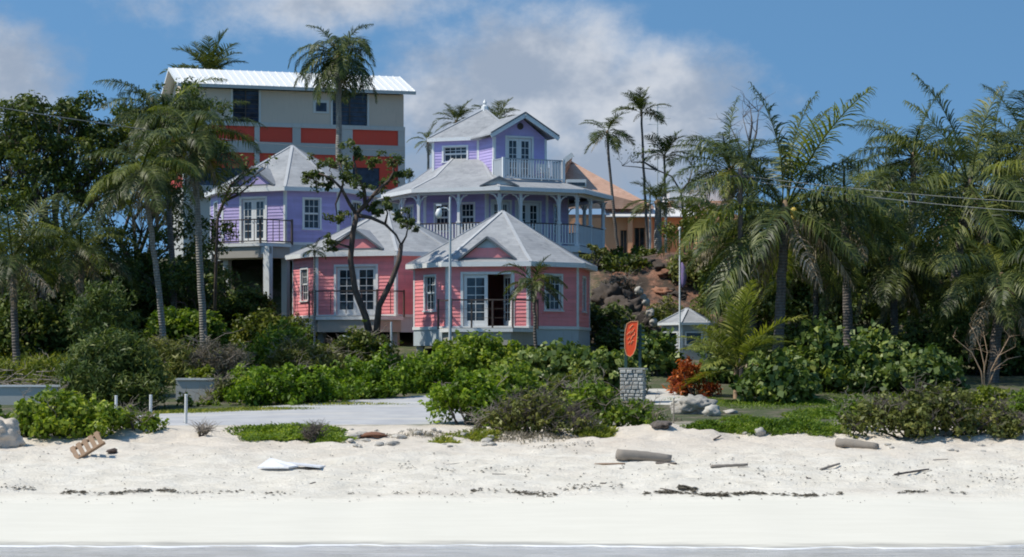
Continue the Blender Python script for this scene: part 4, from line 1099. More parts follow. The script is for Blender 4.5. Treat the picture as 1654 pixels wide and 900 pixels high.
# ---- palms
FROND = {}
def frond_mesh(kind, ebin, var, mat):
    key = (kind, ebin, var, mat.name)
    if key in FROND: return FROND[key]
    rng = np.random.default_rng(hash((kind, ebin, var)) % (2 ** 31) if False else (sum(map(ord, kind)) * 131 + (ebin + 90) * 17 + var * 7919))
    K = {'coco': dict(bend=70, n=64, ll=.27, lw=.0125, hang=.8, vee=.25, sweep=.55), 'dead': dict(bend=50, n=34, ll=.20, lw=.017, hang=1.5, vee=-.1, sweep=.6),
         'short': dict(bend=76, n=40, ll=.28, lw=.022, hang=.55, vee=.45, sweep=.8), 'royal': dict(bend=122, n=52, ll=.25, lw=.018, hang=.8, vee=.3, sweep=.7),
         'vee': dict(bend=58, n=40, ll=.34, lw=.024, hang=.35, vee=.35, sweep=.75), 'young': dict(bend=52, n=54, ll=.25, lw=.016, hang=.4, vee=.3, sweep=.7)}[kind]
    m = 16; ang = math.radians(ebin + rng.normal() * 4); p = np.zeros(3); pts = [p.copy()]; tg = []
    side = rng.normal() * .16; yaw = 0.0
    bend = math.radians(K['bend']) * (1.0 if ebin > -10 else .55) * (.55 if ebin > 70 else 1.0)
    for i in range(m):
        t = (i + .5) / m; a = ang - bend * t ** 1.35; yaw += side / m * 1.4
        d = np.array([math.cos(a) * math.cos(yaw), math.cos(a) * math.sin(yaw), math.sin(a)]); tg.append(d); p = p + d / m; pts.append(p.copy())
    pts = np.array(pts); tg.append(tg[-1]); tg = np.array(tg)
    V = []; Q = []
    # rachis: a thin three-sided strip
    for i in range(m + 1):
        t = i / m; w = .013 * (1 - t) ** .8 + .002
        s = np.cross(tg[i], [0, 0, 1]); s = s / (np.linalg.norm(s) + 1e-6); u = np.cross(s, tg[i])
        V += [pts[i] + s * w, pts[i] + u * w * .7, pts[i] - s * w]
    for i in range(m):
        a = i * 3; b = a + 3; Q += [(a, b, b + 1, a + 1), (a + 1, b + 1, b + 2, a + 2), (a + 2, b + 2, b, a)]
    n = K['n']
    for k in range(n):
        t = .13 + .86 * (k + .5) / n; q = t * m; i = min(int(q), m - 1); f = q - i
        o = pts[i] * (1 - f) + pts[i + 1] * f; T = tg[i] * (1 - f) + tg[i + 1] * f; T /= np.linalg.norm(T)
        S = np.cross(T, [0, 0, 1]); S /= np.linalg.norm(S) + 1e-6; U = np.cross(S, T)
        prof_ = (min(1, (t - .05) / .25) ** .6) * (1 - max(0, (t - .45) / .55) ** 1.6 * .78)
        for sg in (-1, 1):
            if rng.random() < (.22 if kind == 'dead' else .035): continue
            L = K['ll'] * prof_ * (.85 + .3 * rng.random()); w = K['lw'] * (.75 + .4 * rng.random()) * (.6 + .4 * prof_)
            d = S * sg + T * (K['sweep'] * (.55 + .9 * t)) + U * K['vee'] + rng.normal(size=3) * .15; d /= np.linalg.norm(d)
            h = K['hang'] * (.7 + .6 * rng.random()) * (.38 if ebin > 50 and t < .75 else 1.0)
            d2 = d + np.array([0, 0, -h]); d2 /= np.linalg.norm(d2); d3 = d2 + np.array([0, 0, -h * .9]); d3 /= np.linalg.norm(d3)
            a = o; b = a + d * L * .36; c = b + d2 * L * .36; e = c + d3 * L * .28
            W = T - d * np.dot(T, d); W /= np.linalg.norm(W) + 1e-6
            base = len(V)
            V += [a - W * w * .35, a + W * w * .35, b - W * w * .5, b + W * w * .5, c - W * w * .36, c + W * w * .36, e - W * w * .05, e + W * w * .05]
            Q += [(base, base + 1, base + 3, base + 2), (base + 2, base + 3, base + 5, base + 4), (base + 4, base + 5, base + 7, base + 6)]
    me = np_mesh('frond', np.array(V), np.array(Q)); me.materials.append(mat); FROND[key] = me
    return me

NUT = {}
def nut_mesh(mat):
    if mat.name not in NUT:
        bm = bmesh.new(); bmesh.ops.create_icosphere(bm, subdivisions=2, radius=.13)
        for v in bm.verts: v.co.z *= 1.25
        me = bpy.data.meshes.new('coconut'); bm.to_mesh(me); bm.free(); me.materials.append(mat); NUT[mat.name] = me
    return NUT[mat.name]
M_nut = painted('yellow_coconut', (.50, .36, .05), rough=.5); M_sheath = painted('palm_leaf_base', (.22, .15, .09), rough=.9, var=.3)

def palm(label, base, crown, L, seed, kind='coco', mat=L_coco, n=20, emin=-45, emax=84, r=.15, bark=M_palmbark, lean=0.0, dead=3, nuts=0, group=None, name='coconut_palm', elevs=None, azs=None, shaft=None, cat='palm'):
    """base, crown: world points. fronds are single objects round the crown point"""
    rng = np.random.default_rng(seed); b = Vector(base); c = Vector(crown) - b
    o = thing(name, label, cat, b, 0, group)
    k = 14; pts = []
    for i in range(k + 1):
        t = i / k; s = t ** (1.0 + .5 * lean) if lean >= 0 else 1 - (1 - t) ** (1 - .5 * lean)
        pts.append(Vector((c.x * s + rng.normal() * .012, c.y * s, -.25 + (c.z + .25) * t)))
    rad = [r * (1.45 if i == 0 else 1.12 if i == 1 else 1 - .28 * i / k) * (1 + rng.normal() * .025) for i in range(k + 1)]
    mb = MB(); mb.tube(pts, rad, 10); mb.build('trunk', bark, o, True)
    cr = MB(); cr.tube([c + Vector((0, 0, -.35 * L / 3)), c, c + Vector((0, 0, .07 * L))], [r * .75, r * .95, r * .25], 9); cr.build('crown_base', M_sheath if shaft is None else shaft, o, True)
    for i in range(n):
        t = (i + .5) / n; e = (emax + (emin - emax) * t ** .85 + rng.normal() * 6) if elevs is None or i >= len(elevs) else elevs[i]
        az = (i * 2.39996 + rng.normal() * .22) if azs is None or i >= len(azs) else azs[i]
        isd = i >= n - dead
        kd = 'dead' if isd else kind; eb = int(round(e / 12.0) * 12)
        me = frond_mesh(kd, eb, int(rng.integers(3)), L_cocodry if isd else (L_cocoy if mat is L_coco and rng.random() < .16 else mat))
        f = bpy.data.objects.new('frond', me); COL.objects.link(f); f.parent = o
        f.location = c + Vector((math.cos(az) * r * .5, math.sin(az) * r * .5, .02 * L - .12 * L * (t - .3) * .4))
        s = L * (.82 + .3 * rng.random()) * (.8 if isd else 1.0); f.scale = (s, s, s); f.rotation_euler = (rng.normal() * .10, 0, az)
    for i in range(nuts):
        a = rng.random() * 6.283; q = bpy.data.objects.new('coconut', nut_mesh(M_nut)); COL.objects.link(q); q.parent = o
        q.location = c + Vector((math.cos(a) * (r + .16), math.sin(a) * (r + .16), -.1 - .3 * rng.random())); q.rotation_euler = (rng.random() * .6, rng.random() * .6, 0)
    return o
def gp(px, D, dz=0.0):
    x = XX(px, D); return Vector((x, D, gz(x, D) + dz))

# ------------------------------------------------------------------ palms of the left side
palm('slender coconut palm with pale curved trunk left of the purple cottage', gp(268, 79), P(229, 276, 77.5), 2.7, 11, n=30, dead=7, emin=-68, emax=60, r=.13, lean=.9, nuts=0)
palm('coconut palm with straight grey trunk just left of the purple cottage', gp(330, 82), P(312, 222, 81.5), 3.0, 12, n=32, dead=6, emin=-68, emax=56, r=.15, lean=.5)
palm('bushy-topped palm with broken fronds between the leaning palms', gp(285, 88), P(266, 188, 88), 2.9, 13, n=36, dead=4, emin=-55, emax=60, r=.14, bark=M_palmdark)
palm('dark palm standing behind the white roof of the tall building', gp(340, 147), P(338, 122, 147), 3.2, 14, kind='vee', mat=L_royal, n=17, dead=0, emin=5, emax=80, r=.2)
palm('tall drooping palm in front of the tall beige building', gp(547, 116), P(547, 92, 116), 3.1, 15, kind='royal', mat=L_coco, n=36, dead=6, emin=-66, emax=70, r=.19, lean=.1, name='royal_palm')
palm('low ragged palm in the thicket at the left edge', gp(28, 76), P(20, 420, 76), 3.0, 16, n=24, dead=6, emin=-50, r=.15, bark=M_palmdark)
palm('squat palm under the spreading tree on the left', gp(135, 80), P(130, 405, 80), 2.8, 17, n=24, dead=6, emin=-55, r=.15, bark=M_palmdark)
# small ones by the pink cottages
palm('little palm in front of the open doors of the pink cottage', gp(866, 80), P(861, 458, 80), 1.35, 18, kind='short', mat=L_coco, n=20, dead=1, emin=-35, emax=75, r=.075, bark=M_palmdark, lean=.3, name='small_palm')
palm('spindly young palm at the corner of the left pink cottage', gp(508, 84), P(508, 405, 84), .62, 19, kind='short', mat=L_royal, n=11, dead=0, emin=-25, emax=75, r=.05, name='small_palm')
# behind the tower
palm('dark palm showing left of the tower roof', gp(737, 128), P(737, 196, 128), 1.55, 20, kind='vee', mat=L_royal, n=14, dead=0, emin=-5, emax=78, r=.1, name='thin_palm')
palm('dark palm showing right behind the tower finial', gp(806, 130), P(804, 193, 130), 1.6, 21, kind='vee', mat=L_royal, n=14, dead=0, emin=-5, emax=78, r=.1, name='thin_palm')
palm('lower dark palm left of the lookout tower', gp(692, 124), P(691, 228, 124), 1.2, 22, kind='short', mat=L_royal, n=10, dead=1, emin=-45, emax=78, r=.09, name='thin_palm')
# the thin group in front of the orange house
palm('thin palm with bare curving stem left of the thin palm group', gp(1001, 112), P(981, 214, 112), 1.75, 23, kind='vee', mat=L_royal, n=15, dead=3, emin=-60, emax=72, r=.085, lean=-.6, bark=M_palmdark, name='thin_palm')
palm('tallest thin palm of the group by the orange house', gp(1048, 113), P(1036, 182, 113), 1.6, 24, kind='vee', mat=L_royal, n=15, dead=1, emin=0, emax=82, r=.08, lean=-.4, bark=M_palmdark, name='thin_palm')
palm('upright thin palm right of the tallest one', gp(1076, 114), P(1073, 252, 114), 1.6, 25, kind='vee', mat=L_royal, n=15, dead=1, emin=5, emax=82, r=.08, bark=M_palmdark, name='thin_palm')
palm('thick grey-stemmed palm in front of the orange house', gp(1062, 108), P(1063, 326, 108), 1.75, 26, kind='vee', mat=L_royal, n=18, dead=2, emin=-30, emax=82, r=.22, bark=M_palmbark, name='royal_palm')

# ------------------------------------------------------------------ coconut grove on the right
G = 'coconut palms of the grove'
palm('big upright coconut palm with yellow nuts, front of the grove', gp(1253, 74), P(1268, 338, 74), 4.5, 31, n=28, dead=5, emin=-55, emax=60, r=.2, bark=M_palmdark, nuts=7, group=G, elevs=[86, 80, 64, 56, 72, 48, 66, 40], azs=[.3, 2.9, 3.3, 2.8, 5.9, .2, .9, 3.6])
palm('grey-green coconut palm at the left edge of the grove', gp(1178, 92), P(1180, 276, 92), 3.1, 32, n=30, dead=5, emin=-50, r=.16, bark=M_palmdark, group=G)
palm('coconut palm with straight dark trunk right of the big upright one', gp(1372, 78), P(1364, 330, 78), 3.4, 33, n=26, dead=5, emin=-55, emax=62, r=.19, bark=M_palmdark, group=G)
palm('coconut palm behind, its feathery head arching left against the sky', gp(1470, 90), P(1476, 255, 90), 3.4, 34, n=24, dead=2, emin=-45, emax=80, r=.17, bark=M_palmdark, group=G)
palm('tallest coconut palm near the right edge with spear fronds', gp(1522, 80), P(1566, 300, 80), 4.3, 35, n=27, dead=4, emin=-58, emax=62, r=.2, bark=M_palmdark, lean=.4, group=G, elevs=[88, 82, 70, 60, 52], azs=[.5, 2.7, 3.4, .1, 3.0])
palm('coconut palm cut by the right edge of the view', gp(1668, 84), P(1662, 240, 84), 3.8, 36, n=24, dead=2, emin=-50, r=.18, bark=M_palmdark, group=G)
palm('leaning coconut palm low at the right with tan dead fronds', gp(1602, 76), P(1618, 452, 76), 3.7, 37, n=26, dead=7, emin=-65, emax=70, r=.22, bark=M_palmdark, group=G)
palm('shorter coconut palm deep in the shade of the grove', gp(1448, 84), P(1440, 420, 84), 3.6, 38, n=28, dead=5, emin=-55, emax=70, r=.17, bark=M_palmdark, group=G)
palm('coconut palm with hanging grey fronds below the big upright one', gp(1225, 84), P(1196, 386, 82), 3.6, 39, n=28, dead=11, emin=-38, emax=62, r=.15, bark=M_palmdark, group=G)
palm('yellowing coconut palm between the two dark trunks', gp(1318, 84), P(1318, 400, 84), 3.3, 40, mat=L_cocoy, n=24, dead=5, emin=-55, emax=70, r=.13, bark=M_palmdark, group=G)
palm('far coconut palm filling the gap behind the grove', gp(1408, 100), P(1412, 330, 100), 3.3, 41, n=20, dead=3, emin=-50, r=.16, bark=M_palmdark, group=G)
palm('coconut palm behind the tallest one near the right edge', gp(1608, 98), P(1612, 270, 98), 3.6, 42, n=20, dead=3, emin=-50, r=.16, bark=M_palmdark, group=G)
palm('small dark palm low in the middle of the grove', gp(1530, 86), P(1520, 460, 86), 3.0, 43, n=26, dead=6, emin=-60, emax=70, r=.15, bark=M_palmdark, group=G)
palm('young yellow-green coconut palm rising beside the red croton', gp(1188, 69), P(1190, 596, 69), 2.75, 44, kind='young', mat=L_cocoy, n=19, dead=1, emin=10, emax=90, r=.1, name='young_palm', bark=M_tan)

# ------------------------------------------------------------------ broadleaf trees
def lob(l): return [(P(a, b, d), r) for a, b, d, r in l]
tree('spreading_tree', 'wide olive-green tree with forked trunk at the left edge', 'tree', gp(70, 86), lob([(20, 200, 86, 1.35), (80, 190, 86, 1.3), (135, 185, 87, 1.1), (45, 250, 85, 1.3), (110, 250, 86, 1.25), (165, 232, 87, 1.0), (-30, 240, 86, 1.5), (15, 320, 86, 1.2), (150, 300, 86, 1.2), (75, 300, 87, 1.3), (60, 225, 88, 1.3), (0, 265, 88, 1.2), (180, 270, 88, 1.2), (110, 215, 88, 1.1)]), L_olive, 51, leaf=.18, dens=1.6, r0=.2, sub=15, fork=.5, clump=.40)
tree('dark_tree', 'dark dense tree behind the curved-trunk coconut palm', 'tree', gp(215, 92), lob([(190, 235, 92, 1.5), (250, 200, 92, 1.5), (215, 310, 91, 1.7), (150, 330, 91, 1.5), (275, 290, 92, 1.4), (285, 380, 90, 1.5), (180, 410, 89, 1.6), (330, 180, 94, 1.1), (275, 160, 93, 1.2), (225, 180, 92, 1.1), (320, 240, 94, 1.2)]), L_dark, 52, leaf=.17, dens=1.1, r0=.2, sub=12)
tree('dark_tree', 'dark thicket tree reaching the left edge below the olive tree', 'tree', gp(30, 84), lob([(0, 400, 83, 1.5), (70, 385, 84, 1.5), (110, 430, 83, 1.4), (40, 460, 82, 1.3), (-40, 350, 84, 1.8), (60, 320, 85, 1.3)]), L_dark, 53, leaf=.16, dens=1.0, r0=.16, sub=11)
tree('dark_tree', 'dark shrubby tree in the shade under the purple cottage', 'tree', gp(330, 90), lob([(330, 420, 90, 1.2), (295, 460, 88, 1.3), (345, 380, 91, 1.0), (370, 470, 87, 1.1), (240, 450, 87, 1.2)]), L_dark, 54, leaf=.15, dens=1.0, r0=.12, sub=11)
# gnarled forked tree in front of the left pink cottage
def forked_tree():
    D = 83.0; b = gp(600, D); rng = np.random.default_rng(61)
    o = thing('forked_tree', 'gnarled dark tree with two bowed trunks before the left pink cottage', 'tree', b)
    def W(l, d=D): return [P(x, y, d) - b for x, y in l]
    t1 = W([(602, 560), (590, 510), (574, 470), (566, 420), (570, 375), (577, 345)]); t2 = W([(606, 560), (612, 495), (632, 455), (645, 420), (648, 395)], D - .15)
    mb = MB(); mb.tube(t1, [.16, .135, .12, .112, .105, .098], 9); mb.build('trunk', M_barkdark, o, True)
    mb = MB(); mb.tube(t2, [.145, .12, .105, .095, .085], 9); mb.build('trunk', M_barkdark, o, True)
    limbs = [[(577, 347), (565, 330), (552, 305), (535, 288), (515, 280)], [(577, 345), (595, 325), (612, 305), (628, 292), (636, 278), (634, 262)], [(578, 348), (600, 352), (622, 362), (640, 380), (648, 396)],
             [(590, 330), (588, 305), (578, 285), (572, 262), (575, 245)], [(648, 396), (656, 382), (660, 362)], [(600, 318), (612, 312), (618, 298)], [(552, 306), (556, 285), (548, 262)], [(622, 362), (626, 345), (622, 330)], [(566, 400), (550, 395), (540, 388)], [(552, 305), (542, 330), (545, 352)]]
    lb = MB()
    for i, l in enumerate(limbs):
        lm = MB(); p = W(l, D + rng.normal() * .3 if i > 3 else D); p[0] = W(l[:1])[0]; lm.tube(p, [(.085 if i < 4 else .05) * (1 - .65 * k / (len(p) - 1)) for k in range(len(p))], 7); lm.build('limb', M_barkdark, o, True)
    C = []; R_ = []
    for (x, y, r) in [(515, 280, .55), (500, 288, .4), (535, 268, .45), (548, 262, .45), (560, 282, .5), (575, 243, .42), (600, 262, .4), (634, 262, .42), (640, 285, .32), (618, 297, .35), (660, 362, .4), (645, 352, .35), (622, 330, .35), (600, 330, .3), (545, 352, .42), (540, 390, .38), (575, 300, .45), (530, 300, .3), (610, 340, .3)]:
        c = P(x, y, D + rng.normal() * .35) - b
        for _ in range(7):
            q = c + Vector((rng.normal() * r * .55, rng.normal() * r * .55, rng.normal() * r * .4)); branch_tube(lb, c, q, .018, .007, rng, .15, 3, 4)
            C.append(tuple(q)); R_.append(r * (.32 + .3 * rng.random()))
    lb.build('twigs', M_barkdark, o, True)['kind'] = 'stuff'
    v = leaf_cloud(C, R_, 36, .14, rng, .5, .4, .7, .9); link('crown', cloud_mesh('crown', v), L_forked, o)
forked_tree()
# leaning leafless branches in front of the purple cottage
def bare_branches(name, label, cat, b, paths, D, mat, seed, r=.06, leafn=0, twig=5, tl=.5):
    o = thing(name, label, cat, b); rng = np.random.default_rng(seed); tw = MB(); C = []
    for i, l in enumerate(paths):
        p = [P(x, y, D + .05 * i) - b for x, y in l]; p = [Vector((q.x, q.y, q.z)) for q in p]
        mb = MB(); mb.tube(p, [r * (1 - .75 * k / (len(p) - 1)) for k in range(len(p))], 7); mb.build('limb', mat, o, True)
        for _ in range(twig):
            e = p[1 + int(rng.integers(len(p) - 1))]; q = e + Vector((rng.normal() * tl * .6, rng.normal() * tl * .5, rng.random() * tl)); branch_tube(tw, e, q, r * .22, r * .07, rng, .15, 4, 4); C.append(tuple(q))
    tw.build('twigs', mat, o)['kind'] = 'stuff'
    if leafn: link('crown', cloud_mesh('crown', leaf_cloud(C, np.full(len(C), .3), leafn, .15, rng, .5)), L_dark, o)
    return o
bare_branches('leaning_tree', 'thin leaning tree with sparse leaves before the purple balcony', 'tree', gp(348, 84), [[(346, 540), (349, 420), (352, 350), (362, 325), (395, 295), (428, 272)], [(352, 350), (372, 300), (392, 280), (402, 262)], [(362, 325), (385, 315), (415, 290)]], 84, M_barkdark, 71, r=.07, leafn=14, twig=6)
bare_branches('dead_shrub', 'tan leafless shrub with forking branches at the right', 'shrub', gp(1592, 67), [[(1590, 650), (1585, 600), (1570, 570), (1552, 555), (1540, 545)], [(1590, 650), (1590, 590), (1583, 560), (1573, 535), (1568, 528)], [(1592, 650), (1600, 600), (1612, 575), (1640, 560)], [(1590, 640), (1608, 595), (1628, 580), (1650, 575)], [(1588, 610), (1595, 570), (1590, 545)], [(1600, 600), (1622, 560), (1630, 545)]], 67, M_tan, 72, r=.024, twig=6, tl=.4)
bare_branches('bare_tree', 'leafless grey tree top above the left palm of the grove', 'tree', gp(1205, 100), [[(1205, 400), (1208, 300), (1210, 230), (1200, 190)], [(1209, 260), (1222, 215), (1225, 180)], [(1208, 280), (1192, 230), (1180, 205)], [(1210, 235), (1215, 200), (1212, 175)]], 100, M_bark, 73, r=.06, twig=9, tl=1.3)
bare_branches('bare_tree', 'spindly bare-branched tree among the thin palms', 'tree', gp(1110, 112), [[(1108, 440), (1105, 360), (1100, 310), (1085, 285), (1062, 275), (1030, 270), (1005, 268)], [(1100, 310), (1112, 295), (1120, 270)], [(1062, 275), (1040, 262), (1020, 262)]], 112, M_bark, 74, r=.07, leafn=8, twig=7, tl=.8)
tree('green_tree', 'round green tree between the orange house and the grove', 'tree', gp(1108, 104), lob([(1100, 375, 104, 1.0), (1130, 365, 104, 1.1), (1155, 385, 104, 1.1), (1120, 330, 105, .8)]), L_tree, 55, leaf=.16, r0=.1)
# dark backdrop trees inside the grove
GD = 'dark trees behind the grove'
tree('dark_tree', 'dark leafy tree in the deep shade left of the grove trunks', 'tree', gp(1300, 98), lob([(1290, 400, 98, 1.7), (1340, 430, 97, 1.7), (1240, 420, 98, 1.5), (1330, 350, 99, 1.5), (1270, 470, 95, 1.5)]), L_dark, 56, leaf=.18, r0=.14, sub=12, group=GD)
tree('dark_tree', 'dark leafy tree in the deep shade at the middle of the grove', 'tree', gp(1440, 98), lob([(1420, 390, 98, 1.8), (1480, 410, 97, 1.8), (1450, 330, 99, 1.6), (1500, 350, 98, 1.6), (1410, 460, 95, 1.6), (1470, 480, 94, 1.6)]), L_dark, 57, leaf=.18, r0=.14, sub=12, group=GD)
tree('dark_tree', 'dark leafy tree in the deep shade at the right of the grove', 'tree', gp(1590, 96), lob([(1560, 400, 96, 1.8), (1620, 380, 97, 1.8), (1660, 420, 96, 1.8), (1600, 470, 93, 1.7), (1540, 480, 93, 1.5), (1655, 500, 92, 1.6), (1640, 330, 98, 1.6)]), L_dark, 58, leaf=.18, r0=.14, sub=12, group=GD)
# the tuft on the roof corner at the back of the big house
tree('small_tree', 'small round tree top beside the left eave of the big purple house', 'tree', gp(657, 122), lob([(657, 279, 122, .32), (660, 285, 122, .25)]), L_dark, 59, leaf=.16, r0=.05, sub=8, clump=.6)

# ------------------------------------------------------------------ shrubs, front to back
bush('bright_hedge', 'left stretch of bright green hedge along the far side of the road', 'hedge', 466, 67.2, 4.3, 1.3, 1.7, L_hedge, 81, leaf=.14, dens=.9, twigs=6, group='bright hedge along the road')
bush('bright_hedge', 'middle stretch of bright green hedge along the far side of the road', 'hedge', 572, 69.3, 4.3, 1.35, 1.8, L_hedge, 141, leaf=.14, dens=.9, twigs=6, group='bright hedge along the road')
bush('bright_hedge', 'right stretch of bright green hedge where the road ends', 'hedge', 665, 72.0, 4.2, 1.4, 1.8, L_hedge, 142, leaf=.14, dens=.9, twigs=6, group='bright hedge along the road')
bush('shrub', 'grey-brown twiggy shrub at the left end of the bright hedge', 'shrub', 358, 69, 1.5, .95, 1.1, L_scrub, 82, leaf=.10, dens=.55, twigs=40)
bush('shrub', 'rounded lime-green shrub behind the low white wall', 'shrub', 335, 73.5, 1.9, .95, 1.0, L_yellow, 83, leaf=.13, dens=.9)
bush('shrub', 'bright green mound left of the bright hedge in front of dry weeds', 'shrub', 400, 69, 2.0, 1.25, 1.3, L_hedge, 84, leaf=.13, twigs=6)
bush('shrub', 'bright leafy shrub overhanging the right end of the road', 'shrub', 757, 58.6, 2.3, 1.75, 1.9, L_hedge, 85, leaf=.14, twigs=10)
bush('shrub', 'wide green shrub below the deck of the right pink cottage', 'shrub', 770, 73, 4.4, 1.9, 2.2, L_scaev, 86, leaf=.16, twigs=10)
bush('sea_grape', 'round-leaved sea grape below the little palm', 'shrub', 868, 71, 3.4, 1.75, 2.0, L_grape, 87, leaf=.2, aspect=.85, dens=.9)
bush('sea_grape', 'round-leaved sea grape left of the orange sign', 'shrub', 965, 70.5, 2.8, 1.85, 1.8, L_grape, 88, leaf=.2, aspect=.85, dens=.9)
bush('sea_grape', 'round-leaved sea grape right of the orange sign', 'shrub', 1062, 78, 2.4, 1.85, 1.4, L_grape, 89, leaf=.2, aspect=.85)
bush('shrub', 'grey twiggy scrub mound at the front of the middle thicket', 'shrub', 862, 55.6, 2.3, 1.25, 1.4, L_scrub, 90, leaf=.11, dens=.6, twigs=110, twig_mat=M_bark)
bush('shrub', 'mixed green shrub right of the grey scrub mound', 'shrub', 955, 57.6, 2.4, 1.35, 1.6, L_scaev, 91, leaf=.13, dens=.85, twigs=40)
bush('shrub', 'low green shrub in front of the stone sign base', 'shrub', 1038, 57.2, 1.5, .95, 1.2, L_scaev, 92, leaf=.12, dens=.8, twigs=20)
bush('shrub', 'large glossy green shrub on the sand at the left', 'shrub', 98, 55.0, 3.5, 1.22, 2.0, L_scaev, 93, leaf=.14, dens=1.0, twigs=14)
bush('shrub', 'green shrub trailing right from the large left shrub', 'shrub', 225, 56.0, 2.1, .72, 1.3, L_scaev, 94, leaf=.13, twigs=26)
bush('shrub', 'leafy shrub cut off by the left edge above the sandy mound', 'shrub', 0, 57.0, 2.2, .95, 1.6, L_scaev, 95, leaf=.14)
bush('shrub', 'small green tuft beside the sandy mound at the left edge', 'shrub', 33, 54.6, .6, .6, .5, L_scaev, 96, leaf=.11, twigs=6)
bush('casuarina', 'dark feathery bush in front of the low white wall', 'shrub', 185, 66.5, 3.6, 2.5, 2.4, L_dark, 97, leaf=.2, aspect=.22, dens=.55, up=.1, twigs=20, twig_mat=M_bark)
bush('casuarina', 'tall dark feathery bush behind the dark one by the white wall', 'shrub', 160, 71, 2.8, 4.2, 2.0, L_dark, 98, leaf=.2, aspect=.22, dens=.5, up=.1, twigs=20, twig_mat=M_bark)
GW = 'weedy growth on the left slope'
bush('weed_thicket', 'soft green weeds behind the brush pile at the left', 'weeds', 60, 74, 4.2, 1.3, 2.2, L_grass, 99, leaf=.22, aspect=.16, dens=.55, up=.1, twigs=30, group=GW)
bush('weed_thicket', 'dry pinkish-grey weeds at the foot of the straight palm', 'weeds', 345, 76.5, 2.6, 1.7, 1.5, L_dry, 100, leaf=.2, aspect=.13, dens=.45, up=.1, twigs=90, group=GW)
bush('weed_thicket', 'grey-green weeds around the foot of the curved palm', 'weeds', 250, 76, 3.4, 1.7, 1.8, L_scrub, 101, leaf=.2, aspect=.2, dens=.5, up=.1, twigs=50, group=GW)
bush('shrub', 'dark leafy shrub at the foot of the purple cottage stilts', 'shrub', 395, 91, 4.0, 2.6, 2.0, L_tree, 102, leaf=.15, dens=.8, twigs=16)
bush('shrub', 'fine-leaved green shrub below the left pink cottage', 'shrub', 455, 80, 3.2, 1.9, 1.8, L_scaev, 103, leaf=.14, dens=.7, twigs=30)
bush('weed_thicket', 'grey bushy weeds between the hedge and the left pink cottage', 'weeds', 500, 78, 4.0, 1.5, 1.7, L_scrub, 104, leaf=.17, aspect=.25, dens=.55, twigs=110, group=GW)
bush('shrub', 'thin green shrub under the forked tree', 'shrub', 590, 80, 3.2, 1.7, 1.5, L_tree, 105, leaf=.14, dens=.6, twigs=60)
bush('shrub', 'small green shrub against the white skirting of the pink cottage', 'shrub', 712, 79, 1.7, 1.5, 1.1, L_scaev, 106, leaf=.15, dens=.8)
bush('sea_grape', 'round-leaved sea grape under the right corner of the pink cottage', 'shrub', 925, 77, 2.2, 1.35, 1.4, L_grape, 107, leaf=.19, aspect=.85)
# right side
bush('croton', 'rusty red croton bush beside the driveway', 'shrub', 1122, 70, 1.7, 1.35, 1.3, L_croton, 108, leaf=.2, aspect=.3, dens=.75, up=.2, droop=.2)
bush('sea_grape', 'glossy sea grape right of the young palm', 'shrub', 1255, 67.5, 2.6, 1.65, 1.8, L_grape, 109, leaf=.21, aspect=.8)
bush('sea_grape', 'broad dark sea grape before the big palm trunk', 'shrub', 1370, 72, 4.6, 2.3, 2.2, L_grape, 110, leaf=.22, aspect=.8, dens=.9)
bush('sea_grape', 'dark sea grape right of the broad one', 'shrub', 1490, 70, 3.0, 1.8, 2.0, L_grape, 111, leaf=.21, aspect=.8, dens=.9)
bush('shrub', 'yellow-green shrub below the dead tan shrub', 'shrub', 1592, 64, 1.6, .95, 1.2, L_yellow, 112, leaf=.15)
bush('shrub', 'leafy shrub at the right edge behind the front scrub', 'shrub', 1640, 61.5, 1.8, .9, 1.4, L_scaev, 113, leaf=.15)
bush('shrub', 'long dense front scrub spilling onto the sand at the right', 'shrub', 1502, 54.9, 4.6, 1.28, 1.9, L_scrub, 114, leaf=.12, dens=.85, twigs=120, twig_mat=M_bark)
bush('shrub', 'low dark scrub at the left foot of the long front scrub', 'shrub', 1380, 57.0, 1.6, 1.0, 1.3, L_scaev, 115, leaf=.12, dens=.8, twigs=20)
bush('shrub', 'shaded green shrub behind the young palm', 'shrub', 1180, 76, 3.0, 1.7, 1.6, L_grape, 116, leaf=.19, aspect=.7, dens=.8)
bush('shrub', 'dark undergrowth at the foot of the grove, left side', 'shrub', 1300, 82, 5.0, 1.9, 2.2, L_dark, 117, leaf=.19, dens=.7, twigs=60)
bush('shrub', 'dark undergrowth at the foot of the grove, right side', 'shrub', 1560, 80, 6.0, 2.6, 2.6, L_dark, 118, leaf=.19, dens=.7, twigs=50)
bush('shrub', 'grey rounded bush under the right corner of the big porch', 'shrub', 960, 98, 1.3, 1.0, 1.0, L_scrub, 119, leaf=.12, gzv=ZZ(420, 98))
bush('shrub', 'green shrubs crowning the red bank below the orange house', 'shrub', 1015, 105, 4.0, .8, 1.2, L_tree, 120, leaf=.14, dens=.7)
bush('shrub', 'tangled shrub on top of the red bank near the flagpole', 'shrub', 1140, 100, 4.0, 1.8, 1.8, L_scrub, 121, leaf=.16, dens=.7, twigs=50)

